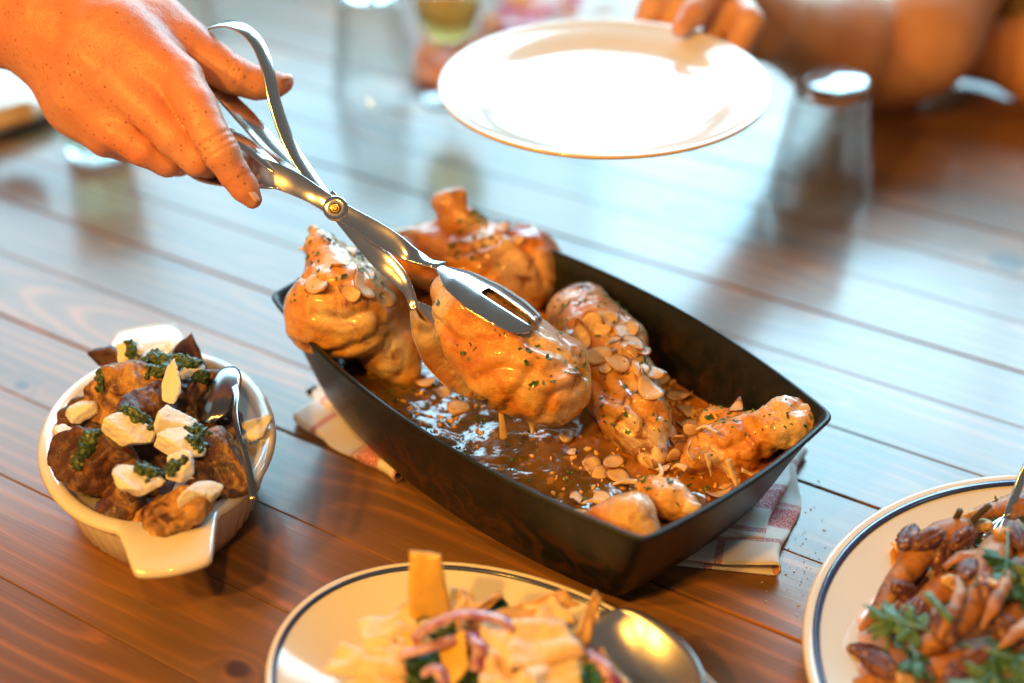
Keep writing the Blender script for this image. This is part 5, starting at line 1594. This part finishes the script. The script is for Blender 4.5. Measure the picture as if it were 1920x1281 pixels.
# ------------------------------------------------------------------ glasses
def glass_material():
    """thin clear wall: looks through, mirrors the room at its edges"""
    m = Mat('clear_glass')
    nt = m.nt
    nt.nodes.remove(m.b)
    tr = m.n('ShaderNodeBsdfTransparent', Color=(.985, .995, .993, 1))
    gl = m.n('ShaderNodeBsdfGlossy', Color=(1, 1, 1, 1), Roughness=.02)
    fc = m.n('ShaderNodeLayerWeight', Blend=.5).outputs['Facing']
    fr = m.math('MULTIPLY_ADD', m.math('POWER', fc, 3.0), .75, .05)
    mx = m.n('ShaderNodeMixShader'); m.put(mx.inputs[0], fr); nt.links.new(tr.outputs[0], mx.inputs[1]); nt.links.new(gl.outputs[0], mx.inputs[2])
    rf = m.n('ShaderNodeBsdfGlass', Color=(1, 1, 1, 1), Roughness=.0, IOR=1.45)
    m2 = m.n('ShaderNodeMixShader', Fac=.16); nt.links.new(mx.outputs[0], m2.inputs[1]); nt.links.new(rf.outputs[0], m2.inputs[2])
    nt.links.new(m2.outputs[0], nt.nodes['Material Output'].inputs[0])
    return m.m
M_GLASS = glass_material()
def thick_glass_material():
    m = Mat('thick_glass'); m.set(Base_Color=(.96, .99, .99), Roughness=.03, IOR=1.5)
    m.b.inputs['Transmission Weight'].default_value = 1.0
    return m.m
M_GLASS2 = thick_glass_material()
def tumbler(c, label, r_open=.050, r_base=.037, hgt=.125, facets=9, upside=True, rot=0.0):
    """thick-based faceted tumbler; upside down it stands on its mouth"""
    p = thing('tumbler', (c[0], c[1], 0), label, 'glass', 'tumblers on the table')
    n = facets * 8; t = np.linspace(0, 2 * math.pi, n, endpoint=False) + rot
    def ring(r, z, fac=0.0):
        a = (t * facets / (2 * math.pi)) % 1 - .5
        f = 1 - fac * (1 - math.cos(math.pi / facets) / np.cos(a * 2 * math.pi / facets))
        zz_ = hgt - z if upside else z
        return np.c_[c[0] + r * f * np.cos(t), c[1] + r * f * np.sin(t), np.full(n, zz_)]
    L = lambda z: r_base + (r_open - r_base) * z / hgt
    prof = [(r_base * .3, .0, 0), (r_base * .86, .0, 0), (r_base * .97, .0015, 0), (r_base * 1.02, .006, 0), (L(.012), .012, .5), (L(.02), .02, 1), (L(hgt * .55), hgt * .55, 1), (L(hgt * .66), hgt * .66, 0), (L(hgt * .9), hgt * .9, 0), (r_open, hgt - .0012, 0), (r_open - .0008, hgt, 0), (r_open - .0020, hgt - .0008, 0),
            (L(hgt * .6) - .0026, hgt * .6, 0), (L(.03) - .0032, .03, 0), (L(.02) - .005, .021, 0), (r_base * .6, .0175, 0), (r_base * .1, .0168, 0)]
    V, F = loft([ring(*q) for q in prof])
    fix_normals(mk('glass_wall', V, F, M_GLASS, p))
    V, F = loft([ring(*q) for q in ((r_base * .3, .0005, 0), (r_base * .85, .0005, 0), (r_base * .96, .0018, 0), (r_base * 1.0, .006, 0), (L(.014) - .001, .014, .6), (L(.0165) - .004, .0165, .3), (r_base * .6, .0172, 0), (r_base * .1, .0160, 0))])
    fix_normals(mk('thick_base', V, F, M_GLASS2, p))
    return p
tumbler(A(1534, 362, 0)[:2], 'upturned clear tumbler standing on the table at the right', .052, .036, .122, rot=.2)
tumbler(A(705, 170, 0)[:2], 'upturned clear tumbler at the back, behind the raised tongs', .052, .037, .130, rot=.5)
tumbler(A(350, 95, 0)[:2], 'upturned clear tumbler far back, mostly hidden by the thumb', .050, .036, .125, rot=.1)
# tumbler of pale lemonade behind the serving hand
def liquid(name, col):
    m = Mat(name); m.set(Base_Color=col, Roughness=.05, IOR=1.34); m.b.inputs['Transmission Weight'].default_value = .75
    m.sss(.0, (1, 1, 1)); return m.m
lc = A(190, 285, 0)[:2]
lem = tumbler(lc, 'tall tumbler of pale green drink behind the serving hand', .047, .034, .140, 9, False)
V, F = lathe([(.005, .019), (.030, .0195), (.0325, .024), (.0415, .110), (.005, .1105)], 48, (lc[0], lc[1], 0))
fix_normals(mk('drink', V, F, liquid('pale_drink', (.80, .90, .58)), lem))
# wine glass at the back centre
wc_ = A(846, 186, 0)[:2]
wg = thing('wine_glass', (wc_[0], wc_[1], 0), 'stemmed glass of pale yellow wine at the back, left of the raised plate', 'glass')
V, F = lathe([(.004, .0), (.036, .0), (.0365, .0015), (.030, .003), (.008, .0055), (.0045, .012), (.0042, .050), (.006, .058), (.020, .070), (.034, .090), (.040, .115), (.039, .145), (.035, .170), (.0338, .170), (.0378, .145), (.0388, .115), (.0328, .091), (.019, .072), (.003, .066)], 48, (wc_[0], wc_[1], 0))
fix_normals(mk('glass_wall', V, F, M_GLASS, wg))
V, F = lathe([(.002, .067), (.0185, .0726), (.0322, .0915), (.0381, .115), (.0379, .125), (.003, .125)], 48, (wc_[0], wc_[1], 0))
fix_normals(mk('wine', V, F, liquid('yellow_wine', (.92, .72, .22)), wg))

# ------------------------------------------------------------------ napkins and the tray at the edges
def napkin_material(name, stops, sc):
    m = Mat(name)
    v = m.n('ShaderNodeTexVoronoi', Vector=m.obj(), Scale=sc).outputs['Color']
    f = m.n('ShaderNodeSeparateColor', Color=v).outputs[0]
    m.set(Base_Color=m.ramp(f, stops), Roughness=.85)
    m.bump(m.noise(200, 2), .3, .001)
    return m.m
M_NAP = napkin_material('printed_napkin', [(.15, (.62, .05, .12)), (.35, (.74, .70, .68)), (.6, (.70, .24, .05)), (.85, (.55, .20, .30))], 42)
M_NAPW = napkin_material('white_napkin', [(.2, (.74, .72, .70)), (.8, (.70, .69, .68))], 20)
def crumple(corners, mat, hgt, seed, label, name='napkin', n=44):
    P = [A(x, y, 0) for x, y in corners]
    V = []
    for i in range(n):
        u = i / (n - 1)
        for j in range(n):
            v = j / (n - 1)
            p = P[0] * (1 - u) * (1 - v) + P[1] * u * (1 - v) + P[2] * u * v + P[3] * (1 - u) * v
            a = abs(mnoise.noise(Vector((p[0] * 11 + seed, p[1] * 11, seed)))) + .4 * abs(mnoise.noise(Vector((p[0] * 28, p[1] * 28 + seed, 2))))
            e = min(1, min(u, 1 - u, v, 1 - v) * 6)
            q = p + np.array([mnoise.noise(Vector((p[0] * 9, p[1] * 9, seed + 5))), mnoise.noise(Vector((p[0] * 9, p[1] * 9, seed + 8))), 0]) * .018
            V.append((q[0], q[1], .002 + hgt * a * (.25 + .75 * e)))
    o = mk(name, V, grid_faces(n, n), mat)
    md = o.modifiers.new('thick', 'SOLIDIFY'); md.thickness = .0012; md.offset = 1
    return tag(o, label, 'napkin')
crumple([(765, 165), (890, 165), (935, 45), (800, 55)], napkin_material('orange_napkin', [(.2, (.70, .20, .03)), (.5, (.62, .25, .20)), (.8, (.55, .16, .05))], 30), .055, 2.0, 'crumpled orange napkin on the table at the left edge of the raised plate')
crumple([(935, 70), (1075, 70), (1110, -40), (930, -40)], M_NAP, .05, 6.0, 'crumpled pink and red printed napkin behind the raised plate')
crumple([(1070, 60), (1240, 60), (1290, -60), (1090, -60)], M_NAPW, .03, 9.0, 'plain white napkin at the back beside the guest hand')
tr_ = thing('serving_board', A(0, 200, 0), 'white board with a dark underside at the left edge behind the arm', 'board')
q = [A(-180, 290, .022), A(105, 190, .022), A(60, 70, .022), A(-240, 140, .022)]
def slab(P, z0, z1, mat, name, parent, ins=0.0):
    P = np.array(P); c = P.mean(0)
    ring = spline(np.vstack([P, P[:1]]), 10)[:-1]; ring = ring * .35 + np.vstack([P[i] * (1 - t) + P[(i + 1) % 4] * t for i in range(4) for t in np.linspace(0, 1, 10, endpoint=False)]) * .65
    rg = [np.c_[(c + (ring - c) * s)[:, :2], np.full(len(ring), z)] for s, z in ((.3, z0), (.985 - ins, z0), (1 - ins, z0 + .002), (1 - ins, z1 - .002), (.985 - ins, z1), (.3, z1))]
    V, F = loft(rg); return fix_normals(mk(name, V, F, mat, parent))
slab(q, .010, .024, M_PORC, 'board_top', tr_)
slab(q, .0, .0098, simple('black_tray', (.01, .012, .012), .5), 'tray_base', tr_, .012)
tag(chunk(8, 222, .040, 45, 26, 22, 'yellow bread piece on the white board at the left edge', 77, 'bread_piece', 'bread', M_BREAD, None), 'pale yellow bread piece on the white board at the left edge', 'bread')
